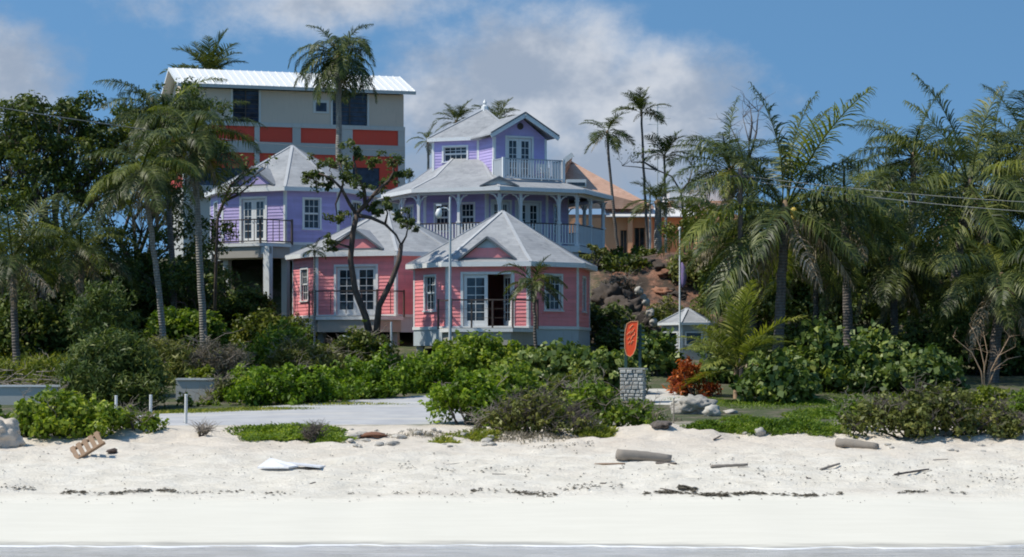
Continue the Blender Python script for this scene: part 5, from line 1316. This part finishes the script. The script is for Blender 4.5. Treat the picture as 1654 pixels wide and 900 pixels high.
fill('tall dark bush at the left edge behind the low ragged palm', 0, 88, 5.0, 4.6, 201); fill('tall dark bush left of the curved palm trunk', 120, 89, 5.0, 4.4, 202); fill('tall dark bush between the two leaning palm trunks', 232, 90, 4.4, 4.6, 203); fill('dark bush right of the straight palm trunk', 320, 93, 3.2, 3.6, 204)
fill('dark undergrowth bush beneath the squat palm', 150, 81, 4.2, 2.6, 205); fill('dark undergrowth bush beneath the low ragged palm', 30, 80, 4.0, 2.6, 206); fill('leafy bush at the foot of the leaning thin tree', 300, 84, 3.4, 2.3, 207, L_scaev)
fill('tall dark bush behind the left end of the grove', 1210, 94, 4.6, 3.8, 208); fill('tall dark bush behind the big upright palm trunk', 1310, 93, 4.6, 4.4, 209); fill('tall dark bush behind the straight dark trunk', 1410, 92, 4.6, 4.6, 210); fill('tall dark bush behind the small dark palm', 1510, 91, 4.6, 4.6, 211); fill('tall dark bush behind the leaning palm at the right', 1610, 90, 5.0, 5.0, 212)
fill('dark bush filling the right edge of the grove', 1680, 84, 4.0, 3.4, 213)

bush('shrub', 'leafy green shrub in front of the purple cottage stilts', 'shrub', 440, 86, 3.4, 2.2, 1.8, L_tree, 143, leaf=.15, dens=.8, twigs=20)
bush('shrub', 'green shrub joining the middle thicket to the sea grapes', 'shrub', 830, 62, 2.8, 1.5, 1.7, L_scaev, 144, leaf=.14, dens=.9, twigs=16)
bush('shrub', 'dense green shrub in front of the sea grape left of the sign', 'shrub', 925, 62.5, 2.4, 1.5, 1.6, L_tree, 145, leaf=.14, dens=.9, twigs=16)

bush('shrub', 'dark shrub growing over the rocks behind the orange sign', 'shrub', 1005, 88, 2.6, 1.5, 1.4, L_dark, 146, leaf=.17, dens=.7, twigs=20)
bush('shrub', 'brown-green scrub hanging on the red bank above the gazebo', 'shrub', 1085, 96.5, 3.0, 1.3, 1.4, L_scrub, 147, leaf=.14, dens=.5, twigs=60)
bush('shrub', 'scrub on the bank beside the pale rock streak', 'shrub', 1000, 98.5, 2.6, 1.0, 1.2, L_dry, 148, leaf=.12, dens=.4, twigs=60)
bush('weed_thicket', 'weeds growing in front of the short wall stub', 'weeds', 312, 67.4, 1.9, .55, .8, L_scaev, 149, leaf=.13, dens=.7, twigs=14)

bush('shrub', 'dark leafy shrub at the back corner of the right pink cottage', 'shrub', 978, 89.5, 2.6, 2.2, 1.5, L_dark, 150, leaf=.17, dens=.8, twigs=14)
bush('shrub', 'green shrub high on the bank under the big porch', 'shrub', 1000, 101, 3.2, 1.2, 1.4, L_tree, 151, leaf=.15, dens=.7, twigs=14)
bush('shrub', 'green shrub on the bank left of the flagpole', 'shrub', 1075, 93, 2.2, 1.3, 1.3, L_tree, 152, leaf=.15, dens=.7, twigs=24)

bush('shrub', 'low grey twiggy scrub fringing the sand below the middle thicket', 'shrub', 925, 55.3, 1.7, .7, 1.0, L_scrub, 153, leaf=.10, dens=.5, twigs=80, twig_mat=M_bark)
bush('shrub', 'low dry-stemmed scrub at the left foot of the middle thicket', 'shrub', 800, 56.2, 1.4, .75, .9, L_scrub, 154, leaf=.11, dens=.55, twigs=60)
bush('shrub', 'dark twiggy scrub at the right end of the long front scrub', 'shrub', 1625, 55.2, 1.9, .85, 1.2, L_scrub, 155, leaf=.11, dens=.6, twigs=70, twig_mat=M_bark)

# ------------------------------------------------------------------ small things
def onground(px, py, lo=34.0, hi=80.0):
    for _ in range(40):
        m = (lo + hi) / 2
        if gz(XX(px, m), m) < ZZ(py, m): lo = m
        else: hi = m
    return gp(px, lo)

def rock_mesh(seed, sub=2, rough=.35, flat=.7):
    bm = bmesh.new(); bmesh.ops.create_icosphere(bm, subdivisions=sub, radius=1.0)
    for v in bm.verts:
        d = v.co.normalized(); k = 1 + rough * mnoise.fractal(d * 1.3 + Vector((seed * 3.1, 0, 0)), .8, 2.0, 4)
        q = mnoise.fractal(d * 4.5 + Vector((seed, seed, 0)), .7, 2.1, 4) * .13 - abs(mnoise.noise(d * 2.4 + Vector((0, seed, 0)))) * .22
        v.co = d * (k + q); v.co.z *= flat
    me = bpy.data.meshes.new('rock'); bm.to_mesh(me); bm.free()
    for p in me.polygons: p.use_smooth = sub > 2
    return me
def rock(name, label, cat, p, s, mat, seed, group=None, flat=.7, rough=.35, sink=.25, sub=3, rz=None):
    me = rock_mesh(seed, sub, rough, flat); o = link(name, me, mat); s = s if hasattr(s, '__len__') else (s, s, s)
    o.location = (p[0], p[1], p[2] + s[2] * flat * (1 - 2 * sink)); o.scale = s; o.rotation_euler = (0, 0, seed * 1.7 if rz is None else rz)
    return ser(o, label, cat, group)

M_sandstone = painted('sandy_stone', (.60, .52, .43), rough=.95, scale=5, var=.2, bump=.7, dirt_amt=.25)
M_basestone = painted('whitewashed_stone', (.52, .50, .46), rough=.9, scale=6, var=.2, bump=.6, dirt_amt=.3, perobj=.2)
# stones and boulders
p = onground(-4, 722); rock('boulder', 'pale sandy boulder cut by the left edge of the beach', 'rock', p, (.6, .6, .72), M_sandstone, 3, sink=.25, sub=4)
p = onground(1122, 668); rock('boulder', 'big flat-topped grey boulder in front of the driveway', 'rock', p, (.62, .5, .5), M_stone, 5, rz=.3, sub=4)
p = onground(1150, 672); rock('boulder', 'smaller grey boulder right of the flat-topped one', 'rock', p, (.28, .26, .30), M_stone, 6)
p = onground(1100, 655); rock('boulder', 'white boulder left of the flat-topped one', 'rock', p, (.3, .3, .22), M_stone, 8)
p = onground(1180, 668); rock('boulder', 'low pale stone right of the boulders', 'rock', p, (.2, .2, .12), M_stone, 9)
p = onground(1228, 702); rock('boulder', 'lone upright pale stone at the grass edge', 'rock', p, (.16, .14, .17), M_stone, 10)
p = onground(605, 705); rock('boulder', 'flat brownish stone on the road bank', 'rock', p, (.34, .26, .10), M_redrock, 11)
rr = random.Random(5)
for i in range(34):
    px = rr.uniform(565, 800); py = rr.uniform(694, 722); p = onground(px, py); s = rr.uniform(.05, .15)
    rock('stone', 'small pale rubble stone on the sand bank below the road end', 'stone', p, (s * 1.3, s, s * .8), M_stone, 20 + i, 'rubble on the sand bank', sub=2)
for i in range(16):
    px = rr.choice([rr.uniform(1165, 1350), rr.uniform(1420, 1650)]); py = 742 - rr.uniform(5, 30) if px > 1400 else rr.uniform(690, 708); p = onground(px, py); s = rr.uniform(.03, .09)
    rock('stone', 'small stone at the foot of the right-hand scrub', 'stone', p, (s * 1.4, s, s * .8), M_stone, 60 + i, 'stones below the right scrub', sub=2)
# bank behind the gazebo
for i in range(34):
    px = rr.uniform(962, 1130); D = rr.uniform(94, 102.5); p = gp(px, D); s = rr.uniform(.14, .42)
    red = rr.random() < .4
    rock('bank_boulder', 'red earth-stained boulder in the bank behind the gazebo' if red else 'dark weathered boulder in the bank behind the gazebo', 'rock', p, (s * 1.3, s, s * .9), M_redrock if red else M_rock, 90 + i, 'boulders of the bank', sub=3, rough=.75, flat=.6, sink=.35)
for i, (px, py, D, s) in enumerate([(975, 530, 92, .9), (1008, 515, 93.5, .95), (1032, 535, 91, .75), (990, 490, 95, .85), (1000, 545, 90, .8)]):
    q = P(px, py, D); rock('cave_rock', ['big dark rock beside the right corner of the pink cottage', 'big dark overhanging rock behind the orange sign', 'dark rock under the pale rock streak', 'dark ledge rock high behind the pink cottage', 'lowest dark rock behind the orange sign'][i], 'rock', (q.x, D, q.z), (s * 1.2, s, s), M_rock, 140 + i, sink=.5, flat=.9, rough=.6, sub=4)
for i, (px, py, s) in enumerate([(1032, 470, .35), (1044, 488, .32), (1050, 505, .34), (1056, 522, .36), (1040, 480, .25)]):
    q = P(px, py, 89.4); rock('pale_rock', 'pale limestone lump in the white streak down the bank', 'rock', q, (s * .42, s * .6, s * .75), M_stone, 150 + i, 'white rock streak', sink=.5)

# driftwood log and other flotsam
def log(name, label, cat, p0, p1, r, mat, seed, group=None, n=9, hollow=True):
    rng = np.random.default_rng(seed); a = Vector(p0); b = Vector(p1); o = MB(); pts = []
    for i in range(n + 1):
        t = i / n; pts.append((b - a) * t + Vector((0, rng.normal() * r * .08, rng.normal() * r * .06)))
    o.tube(pts, [r * (1 + .05 * math.sin(i * 1.3 + seed)) * (1 - .22 * i / n) * (.86 if i in (0, n) else 1) for i in range(n + 1)], 14)
    o.v = [tuple(Vector(q) + Vector(q).normalized() * r * .18 * mnoise.fractal(Vector(q) * (1.1 / r) * .6, .8, 2, 3)) for q in o.v]
    ob = o.build(name, mat, None, True); ob.location = a; return ser(ob, label, cat, group)
a = onground(996, 744); b = onground(1084, 747)
log('driftwood_log', 'grey driftwood log lying alone on the sand', 'log', a + Vector((0, 0, .15)), b + Vector((0, .1, .08)), .135, M_palewood, 1)
a = onground(1352, 722); b = onground(1418, 727)
log('driftwood_log', 'pale driftwood log against the right-hand scrub', 'log', a + Vector((0, 0, .12)), b + Vector((0, .1, .08)), .12, M_palewood, 2)
log('driftwood_stick', 'thin dark driftwood stick just below the lone grey log', 'stick', onground(1060, 749) + Vector((0, 0, .02)), onground(1092, 750) + Vector((0, 0, .02)), .03, M_bark, 3)
log('driftwood_stick', 'reddish plank-like stick at the foot of the lone grey log', 'stick', onground(960, 751) + Vector((0, 0, .015)), onground(1010, 750) + Vector((0, 0, .015)), .022, M_brownwood, 4)
log('driftwood_stick', 'brown branch lying on sand right of the lone log', 'stick', onground(1148, 756) + Vector((0, 0, .03)), onground(1208, 754) + Vector((0, 0, .05)), .04, M_palewood, 5)
log('driftwood_stick', 'dark forked stick standing in front of the grass edge', 'stick', onground(1152, 712) + Vector((0, 0, .02)), onground(1166, 712) + Vector((0, .2, .12)), .022, M_bark, 6)
log('driftwood_stick', 'long thin stick low on the right of the beach', 'stick', onground(1445, 768) + Vector((0, 0, .02)), onground(1500, 760) + Vector((0, 0, .03)), .025, M_bark, 7)
log('driftwood_stick', 'grey stick right of the middle branches', 'stick', onground(1325, 760) + Vector((0, 0, .02)), onground(1356, 752) + Vector((0, 0, .04)), .03, M_palewood, 8)
for i in range(8):
    px = rr.uniform(20, 1640); py = rr.uniform(735, 792); L = rr.uniform(.1, .5); a = onground(px, py); an = rr.uniform(-.4, .4); x1 = a.x + L * math.cos(an); y1 = a.y + L * math.sin(an) * 2
    log('beach_stick', 'small weathered stick scattered on the rough sand', 'stick', a + Vector((0, 0, .008)), Vector((x1, y1, gz(x1, y1) + .012)), rr.uniform(.008, .018), M_bark, 30 + i, 'sticks strewn on the beach', n=4)
p = onground(1068, 690); rock('driftwood_stump', 'dark weathered stump on the little dune', 'stump', p, (.36, .25, .16), M_bark, 77, rough=.5)
p = onground(132, 735)
rock('debris_lump', 'dark charred lump beside the broken pallet', 'debris', onground(182, 732), (.14, .1, .1), M_barkdark, 78, rough=.6)
# broken pallet
t = thing('broken_pallet', 'broken brown wooden pallet leaning in the sand at the left', 'pallet', onground(140, 735), math.radians(8)); t.scale = (.85, .85, .85)
m = Matrix.Rotation(math.radians(-32), 4, 'Y') @ Matrix.Rotation(math.radians(38), 4, 'X')
for i in range(5):
    k = MB(); k.box(-.42 + i * .19, -.42 + i * .19 + .13, -.3, .3, .03, .055, Matrix.Translation((0, 0, .22)) @ m); k.build('slat', M_brownwood, t)
for s in (-.27, .2):
    k = MB(); k.box(-.44, .5, s, s + .07, -.05, .028, Matrix.Translation((0, 0, .22)) @ m); k.build('bearer', M_brownwood, t)
# washed-up white boards
t = thing('white_board', 'bent white board washed up on the sand', 'board', onground(452, 757), math.radians(-14))
k = MB(); k.add([(-.5, -.1, .0), (.3, -.25, .02), (.42, .05, .04), (-.3, .2, .2), (-.5, -.1, .035), (.3, -.25, .055), (.42, .05, .075), (-.3, .2, .235)], [(3, 2, 1, 0), (4, 5, 6, 7), (0, 1, 5, 4), (1, 2, 6, 5), (2, 3, 7, 6), (3, 0, 4, 7)]); k.build('panel', M_whiteboard, t)
t = thing('white_board', 'flat white board lying right of the bent one', 'board', onground(492, 756), math.radians(-10))
k = MB(); k.box(-.42, .42, -.22, .25, .0, .035, Matrix.Translation((0, 0, .05)) @ Matrix.Rotation(.09, 4, 'Y')); k.build('panel', M_whiteboard, t)

# three slim marker posts by the road
for px, y0, y1, D, lb in ((187, 640, 690, 61.5, 'leftmost of the three slim white posts, half hidden by the shrub'), (243, 639, 690, 60, 'middle one of the three slim white posts by the road'), (300, 638, 692, 58.6, 'rightmost slim white post at the edge of the road')):
    b = gp(px, D); t = thing('marker_post', lb, 'post', b, group='slim white posts by the road'); h = ZZ(y0, D) - b.z
    k = MB(); k.tube([(0, 0, -.2), (.01, 0, h - .02), (.01, 0, h)], [.045, .042, .03], 8); k.build('shaft', M_whitewall, t); k = MB(); k.tube([(.01, 0, h - .002), (.01, 0, h + .02)], [.047, .04], 8); k.build('cap', M_white, t)
# low white walls
def low_wall(label, x0, x1, D, yt, hgt):
    a = Vector((XX(x0, D), D, ZZ(yt, D) - hgt)); L = XX(x1, D) - a.x; t = thing('low_wall', label, 'wall', a)
    k = MB(); k.box(0, L, 0, .22, -.6, hgt - .06); k.build('wall_body', M_greyrender, t); n = max(2, int(L / .9))
    for i in range(n):
        k = MB(); k.box(L * i / n + .004, L * (i + 1) / n - .004, -.05, .27, hgt - .058, hgt); k.build('coping_slab', M_white, t)
low_wall('low white-capped wall running off the left edge', -60, 98, 68.5, 622, .42); low_wall('short white-capped wall stub before the lime-green shrub', 284, 345, 69.5, 611, .5)
# brush pile
o = thing('brush_pile', 'heap of dry branches behind the low wall at the left', 'brush', gp(45, 71)); rng = np.random.default_rng(9); mb = MB()
for _ in range(170):
    a = Vector((rng.normal() * .9, rng.normal() * .4, abs(rng.normal()) * .35)); d = Vector((rng.normal(), rng.normal() * .5, rng.normal() * .25 + .05)).normalized() * (.4 + rng.random() * .7)
    branch_tube(mb, a, a + d, .016, .006, rng, .12, 3, 4)
q = mb.build('branches', M_twig, o); q['kind'] = 'stuff'
# white handrail below the left pink cottage
t = thing('handrail', 'sloping white handrail with post below the forked tree', 'railing', P(632, 570, 80)); k = MB(); k.tube([P(553, 543, 80) - t.location, P(632, 559, 80) - t.location], .035, 7); k.build('rail', M_white, t)
k = MB(); k.tube([P(632, 600, 80) - t.location, P(632, 520, 80) - t.location], .04, 7); k.build('post', M_steel, t)
# street lamp
b = gp(727, 80); t = thing('street_lamp', 'slim white lamp post before the pink cottages', 'lamp post', b); h = ZZ(318, 80) - b.z
k = MB(); k.tube([(0, 0, -.2), (0, 0, h)], [.065, .04], 8); k.build('pole', M_steel, t)
k = MB(); k.tube([(0, 0, h - .55), (-.12, 0, h - .42), (-.28, 0, h - .40), (-.42, 0, h - .46)], .025, 7); ar = k.build('arm', M_white, t)
k = MB(); k.tube([(-.36, 0, h - .42), (-.40, 0, h - .5), (-.42, 0, h - .62), (-.42, 0, h - .74), (-.42, 0, h - .78)], [.05, .1, .13, .1, .04], 10); k.build('lamp_head', M_white, t, True)
k = MB(); k.box(-.52, -.32, -.07, .07, h - .34, h - .27); k.build('cap', M_white, ar)
# flagpole with furled flag
b = gp(1098, 83); t = thing('flagpole', 'thin white flagpole with a furled purple flag left of the grove', 'flagpole', b); h = ZZ(372, 83) - b.z
k = MB(); k.tube([(0, 0, -.2), (0, 0, h * .5), (0, 0, h)], [.04, .034, .024], 8); k.build('pole', M_white, t)
k = MB(); z1 = ZZ(424, 83) - b.z; k.tube([(.07, 0, z1), (.13, .02, z1 - .2), (.16, 0, z1 - .5), (.14, .03, z1 - .8), (.1, 0, z1 - .95)], [.03, .09, .12, .1, .03], 9); k.build('flag', M_purplecloth, t, True)
k = MB(); k.tube([(0, 0, h), (0, 0, h + .03), (0, 0, h + .1), (0, 0, h + .13)], [.03, .06, .06, .02], 8); k.build('finial', M_white, t)
# antenna mast
b = gp(1062, 118); t = thing('antenna_mast', 'thin television antenna mast rising among the thin palms', 'antenna', b); h = ZZ(168, 118) - b.z
k = MB(); k.tube([(0, 0, -.2), (0, 0, h)], .03, 6); k.build('mast', M_steel, t)
for i, (z, w) in enumerate(((.2, .5), (.8, .7), (1.1, .55))):
    k = MB(); k.tube([(-w, .1 * i, h - z), (w, -.1 * i, h - z)], .016, 5); k.build('crossbar', M_steel, t)
# two slim utility poles beside the thick palm
for px, D, y0, lb in ((1050, 109, 300, 'slim grey pole left of the thick grey palm stem'), (1076, 109, 318, 'slim grey pole right of the thick grey palm stem')):
    b = gp(px, D); t = thing('slim_pole', lb, 'pole', b, group='poles by the orange house'); k = MB(); hh = ZZ(y0, D) - b.z; k.tube([(0, 0, -.2), (0, 0, hh)], [.06, .045], 7); k.build('shaft', M_steel, t); k = MB(); k.box(-.09, .09, -.02, .02, hh - .2, hh - .14); k.build('cross_arm', M_steel, t)
# thin stake by the boulders
b = onground(1088, 684); t = thing('stake', 'thin pale stake left of the grey boulders', 'stake', b); k = MB(); k.tube([(0, 0, -.1), (.01, 0, .72)], [.02, .015], 6); k.build('shaft', M_palewood, t); k = MB(); k.tube([(.01, 0, .70), (.01, 0, .74)], [.022, .018], 6); k.build('cap', M_white, t)

# orange sign
def sign():
    D = 67.0; zb = ZZ(632, D); b = Vector((XX(1022, D), D, zb)); S = D / FPX
    t = thing('orange_sign', 'orange upright oblong sign with script on a stone base', 'sign', b, -.22)
    def L(px, py): return ((px - 1022) * S, ZZ(py, D) - zb)
    # stone base: a core with single stones
    hb = ZZ(597, D) - zb; w = 19.5 * S
    k = MB(); k.box(-w + .04, w - .04, -.16, .34, -.3, hb - .02); base = k.build('stone_base', M_basestone, t)
    r2 = random.Random(4); z = -.28
    while z < hb - .05:
        hh = r2.uniform(.09, .14); hh = min(hh, hb - z); x = -w
        while x < w - .03:
            ww = min(r2.uniform(.11, .22), w - x); d = r2.uniform(.0, .035)
            for (y0, y1) in ((-.2 - d, -.1), (.28, .38 + d)):
                k = MB(); e = .012; k.add([(x + e, y0 + .02, z + e), (x + ww - e, y0 + .02, z + e), (x + ww - e, y0 + .02, z + hh - e), (x + e, y0 + .02, z + hh - e), (x + .028, y0, z + .026), (x + ww - .028, y0, z + .026), (x + ww - .03, y0, z + hh - .028), (x + .03, y0, z + hh - .028),
                                         (x + e, y1, z + e), (x + ww - e, y1, z + e), (x + ww - e, y1, z + hh - e), (x + e, y1, z + hh - e)], [(4, 5, 6, 7), (0, 1, 5, 4), (1, 2, 6, 5), (2, 3, 7, 6), (3, 0, 4, 7), (0, 8, 9, 1), (1, 9, 10, 2), (2, 10, 11, 3), (3, 11, 8, 0)]) if y0 < 0 else k.box(x + e, x + ww - e, y0, y1, z + e, z + hh - e)
                k.build('stone', M_basestone, base)
            x += ww
        z += hh
    k = MB(); k.box(-w - .04, w + .04, -.22, .4, hb, hb + .05); k.build('cap_slab', M_basestone, base)
    for px in (1010, 1033):
        x, _ = L(px, 600); k = MB(); k.box(x - .045, x + .045, .06, .15, hb, ZZ(524, D) - zb); k.build('post', M_greenpaint, t)
    for py in (534, 541, 548, 555, 562):
        a, z = L(1001, py), L(1041, py); k = MB(); k.box(a[0], z[0], .03, .058, a[1] - .03, a[1] + .03); k.build('slat', M_greenpaint, t)
    out = [(1013, 523), (1019, 519.5), (1031, 519), (1030, 530), (1029, 548), (1027, 563), (1023, 572), (1018, 576.5), (1012, 573), (1009.5, 563), (1009, 548), (1010, 534)]
    pts = [L(*q) for q in out]; n = len(pts)
    k = MB(); k.add([(q[0], -.03, q[1]) for q in pts] + [(q[0], .025, q[1]) for q in pts], [tuple(range(n - 1, -1, -1)), tuple(range(n, 2 * n))] + [(i, (i + 1) % n, n + (i + 1) % n, n + i) for i in range(n)])
    pn = k.build('panel', M_sign, t)
    k = MB()
    for i in range(n): 
        a, b2 = pts[i], pts[(i + 1) % n]; k.bar((a[0], -.034, a[1]), (b2[0], -.034, b2[1]), .018, .022, Vector((0, 1, 0)))
    k.build('rim', M_signtxt, pn)
    # slanting script strokes, as far as the photograph shows them
    for s in ([(1013, 541), (1017, 537), (1020, 534), (1018, 540), (1022, 536), (1025, 531)], [(1014, 549), (1017, 545), (1019, 549), (1022, 543), (1025, 541), (1026, 537)], [(1015, 556), (1018, 552), (1019, 556), (1022, 550), (1024, 551)], [(1017, 531), (1020, 527), (1023, 525)]):
        k = MB(); k.tube([(L(*q)[0], -.036, L(*q)[1]) for q in s], .011, 5); k.build('script', M_signtxt, pn)
sign()
# cables
def cable(label, a, b, sag, r=.016):
    a = Vector(a); b = Vector(b); t = []
    for i in range(33):
        s = i / 32; q = a.lerp(b, s); q.z -= sag * 4 * s * (1 - s); t.append(q - a)
    k = MB(); k.tube(t, r, 5); o = k.build('power_cable', M_cable); o.location = a; return ser(o, label, 'cable', 'overhead cables')
cable('overhead cable crossing the left palms to the tall beige building', P(-260, 128, 62), P(652, 243, 127), .5, .017)
b = gp(1196, 73.5); t = thing('utility_pole', 'weathered utility pole half hidden by fronds at the left of the grove', 'pole', b); hh = ZZ(272, 73.5) - b.z
k = MB(); k.tube([(0, 0, -.3), (0, 0, hh)], [.11, .085], 9); k.build('shaft', M_bark, t); k = MB(); k.box(-.45, .45, -.14, -.06, hh - .35, hh - .25); k.build('cross_arm', M_bark, t)
cable('upper overhead cable crossing the right-hand grove', P(1200, 284, 73.4), P(2100, 338, 66), .3, .009)
cable('lower overhead cable crossing the right-hand grove', P(1192, 289, 73.4), P(2100, 358, 66), .35, .009)
# plastic chairs
def chair(label, loc, rz, s=1.0):
    t = thing('plastic_chair', label, 'chair', loc, rz, 'white plastic chairs')
    k = MB(); k.box(-.23, .23, -.22, .22, .42, .46); k.build('seat', M_white, t)
    k = MB(); k.box(-.23, .23, .19, .23, .52, .88); k.build('backrest', M_white, t)
    for x in (-.21, .21):
        k = MB(); k.bar((x, -.2, .64), (x, .2, .64), .05, .03); k.build('armrest', M_white, t)
        for y in (-.2, .2): k = MB(); k.bar((x, y, 0), (x, y, .66 if y < 0 else .54), .04, .04); k.build('leg', M_white, t)
chair('white chair on the tower balcony of the purple house', (chair_spot[0].x, chair_spot[0].y, chair_spot[1]), .6)
zc = ZZ(436, 120.5)
chair('left white plastic chair on the terrace of the orange house', (XX(996, 120), 120, zc), .5); chair('right white plastic chair on the terrace of the orange house', (XX(1008, 120), 120, zc), -.4)
k = MB(); k.box(XX(975, 120), XX(1060, 120), 118.5, 121.9, 7.9, zc); k = k.build('terrace', M_whitewall); ser(k, 'pale terrace slab in front of the orange house', 'terrace')

# ------------------------------------------------------------------ grass, creepers and wrack
def grass(label, spots, seed, mat=L_grass, cat='grass', name='grass', blade=.2, width=.016, leafy=0.0):
    rng = np.random.default_rng(seed); V = []
    for (px, py, wx, wy, n, hgt) in spots:
        c = onground(px, py, 36, 82)
        for _ in range(n):
            q = math.sqrt(rng.random()); a = rng.random() * 6.283; edge = 1 + .35 * fb(math.cos(a) * 2 + px, math.sin(a) * 2, .9, 2)
            x = c.x + wx * q * math.cos(a) * edge; y = c.y + wy * q * math.sin(a) * edge; z = gz(x, y)
            h = hgt * (.35 + .75 * rng.random()) * (1.1 - .7 * q)
            an = rng.random() * 6.283; dx, dy = math.cos(an), math.sin(an); w = width * (.6 + .8 * rng.random()) / 2; ln = h * (.3 + .7 * rng.random())
            b = np.array([x, y, z - .01]); s = np.array([-dy, dx, 0]) * w
            if rng.random() < leafy:
                s = s * 3.2; zt = rng.random() * h; b[2] += zt; V += [b - s * .2, b + np.array([dx, dy, .3]) * .05 + s, b + np.array([dx, dy, .5]) * .10, b + np.array([dx, dy, .3]) * .05 - s]
            else: V += [b - s, b + s, b + s * .5 + np.array([dx * ln * .45, dy * ln * .45, h * .75]), b + np.array([dx * ln, dy * ln, h])]
    o = link(name, cloud_mesh(name, np.array(V)), mat); return ser(o, label, cat, None, 'stuff')
grass('bright green creeper patch on the sand in front of the road', [(470, 700, 1.35, .9, 5200, .24), (430, 697, .7, .6, 1500, .2), (520, 702, .6, .7, 1500, .2), (410, 712, .3, .25, 260, .12), (450, 710, .9, .7, 2400, .2), (540, 712, .5, .5, 1000, .16), (400, 700, .5, .5, 700, .16)], 1, L_scaev, leafy=.6)
grass('grass tufts on the sand bank below the road end', [(715, 716, .42, .5, 900, .2), (780, 706, .45, .4, 700, .22), (750, 703, .5, .4, 500, .12)], 2, leafy=.3)
grass('grassy tuft right of the grey scrub mound', [(962, 702, .5, .5, 1500, .3)], 3, L_grass, leafy=.25)
grass('creeping grass at the dune edge below the boulders and sea grapes', [(1150, 690, .7, .5, 1900, .2), (1235, 690, 1.1, .8, 3400, .26), (1310, 695, 1.0, 1.0, 3600, .3), (1350, 672, 1.4, 1.6, 3200, .28), (1200, 680, .6, .6, 1100, .22)], 4, L_scaev, leafy=.5)
grass('short lawn strip at the right edge', [(1640, 692, .9, 1.6, 2600, .12), (1330, 650, 1.6, 1.6, 2600, .12), (1240, 652, 2.2, 2.0, 4200, .13), (1120, 648, 1.2, 1.5, 1600, .13), (1480, 640, 3.0, 2.0, 3500, .14)], 5, L_hedge)
grass('strip of rough grass between the hedge and the road', [(400, 664, 2.6, .7, 3200, .16), (560, 655, 2.4, .5, 1600, .14), (300, 668, 1.6, .6, 1500, .18)], 6)
grass('dry yellow grass around the drive and thicket edge', [(1000, 680, 1.6, .6, 1300, .2), (850, 708, 1.5, .6, 1200, .16), (680, 700, 1.2, .5, 700, .12)], 7, L_dry)
grass('tall weeds covering the left slope', [(60, 596, 3.5, 3.0, 5200, .75), (270, 585, 3.0, 3.0, 4200, .8), (470, 580, 3.5, 2.5, 4200, .7)], 8, L_grass, width=.03)
p = onground(508, 714); bush('shrub', 'small dead grey shrub in the creeper patch', 'shrub', 508, p.y, .6, .42, .5, L_dry, 131, leaf=.07, aspect=.3, dens=.4, twigs=45, twig_mat=M_bark, sink=.03)
p = onground(322, 702); bush('shrub', 'flat dry twiggy plant on the sand beside the road', 'shrub', 322, p.y, .8, .2, .5, L_dry, 132, leaf=.06, aspect=.3, dens=.25, twigs=30, sink=.02)

def wrack():
    rng = np.random.default_rng(21); V = []
    def line(x0, x1, y0, y1, n, sx, sy, sz):
        for _ in range(n):
            t = rng.random(); px = x0 + (x1 - x0) * t; py = y0 + (y1 - y0) * t + 1.8 * math.sin(px * .045) + rng.normal() * sy
            if mnoise.noise(Vector((px * .03, y0 * .1, 0))) < -.12 and rng.random() < .8: continue
            c = onground(px, py); s = sz * (.4 + rng.random()); a = rng.normal() * .5
            d = np.array([math.cos(a), math.sin(a), 0]) * s; e = np.array([-math.sin(a), math.cos(a), 0]) * s * (.25 + .3 * rng.random()); c = np.array(c) + np.array([0, 0, .012])
            V.extend([c - d, c + e + [0, 0, .03 * rng.random()], c + d, c - e + [0, 0, .02 * rng.random()]])
    line(1040, 1360, 798, 800, 900, 0, 1.3, .055); line(1095, 1125, 789, 792, 160, 0, 1.8, .06); line(100, 280, 798, 794, 300, 0, 1.5, .05); line(280, 480, 795, 797, 90, 0, 1.5, .04); line(0, 60, 786, 790, 50, 0, 2, .04)
    line(760, 900, 793, 799, 260, 0, 2.0, .045); line(900, 1010, 790, 785, 90, 0, 2.5, .04); line(1450, 1560, 797, 795, 150, 0, 1.5, .045); line(560, 760, 797, 800, 70, 0, 1.5, .035)
    line(0, 1654, 770, 775, 330, 0, 12, .028); line(0, 1654, 808, 806, 130, 0, 5, .022); line(640, 860, 757, 762, 130, 0, 3, .03); line(1000, 1654, 750, 775, 260, 0, 10, .03); line(840, 960, 722, 720, 120, 0, 2, .03); line(0, 1654, 740, 745, 320, 0, 14, .025)
    o = link('seaweed', cloud_mesh('seaweed', np.array(V)), painted('dry_seaweed', (.10, .085, .06), rough=.9, var=.3)); ser(o, 'dark dry seaweed strewn in lines across the beach', 'seaweed', None, 'stuff')
wrack()
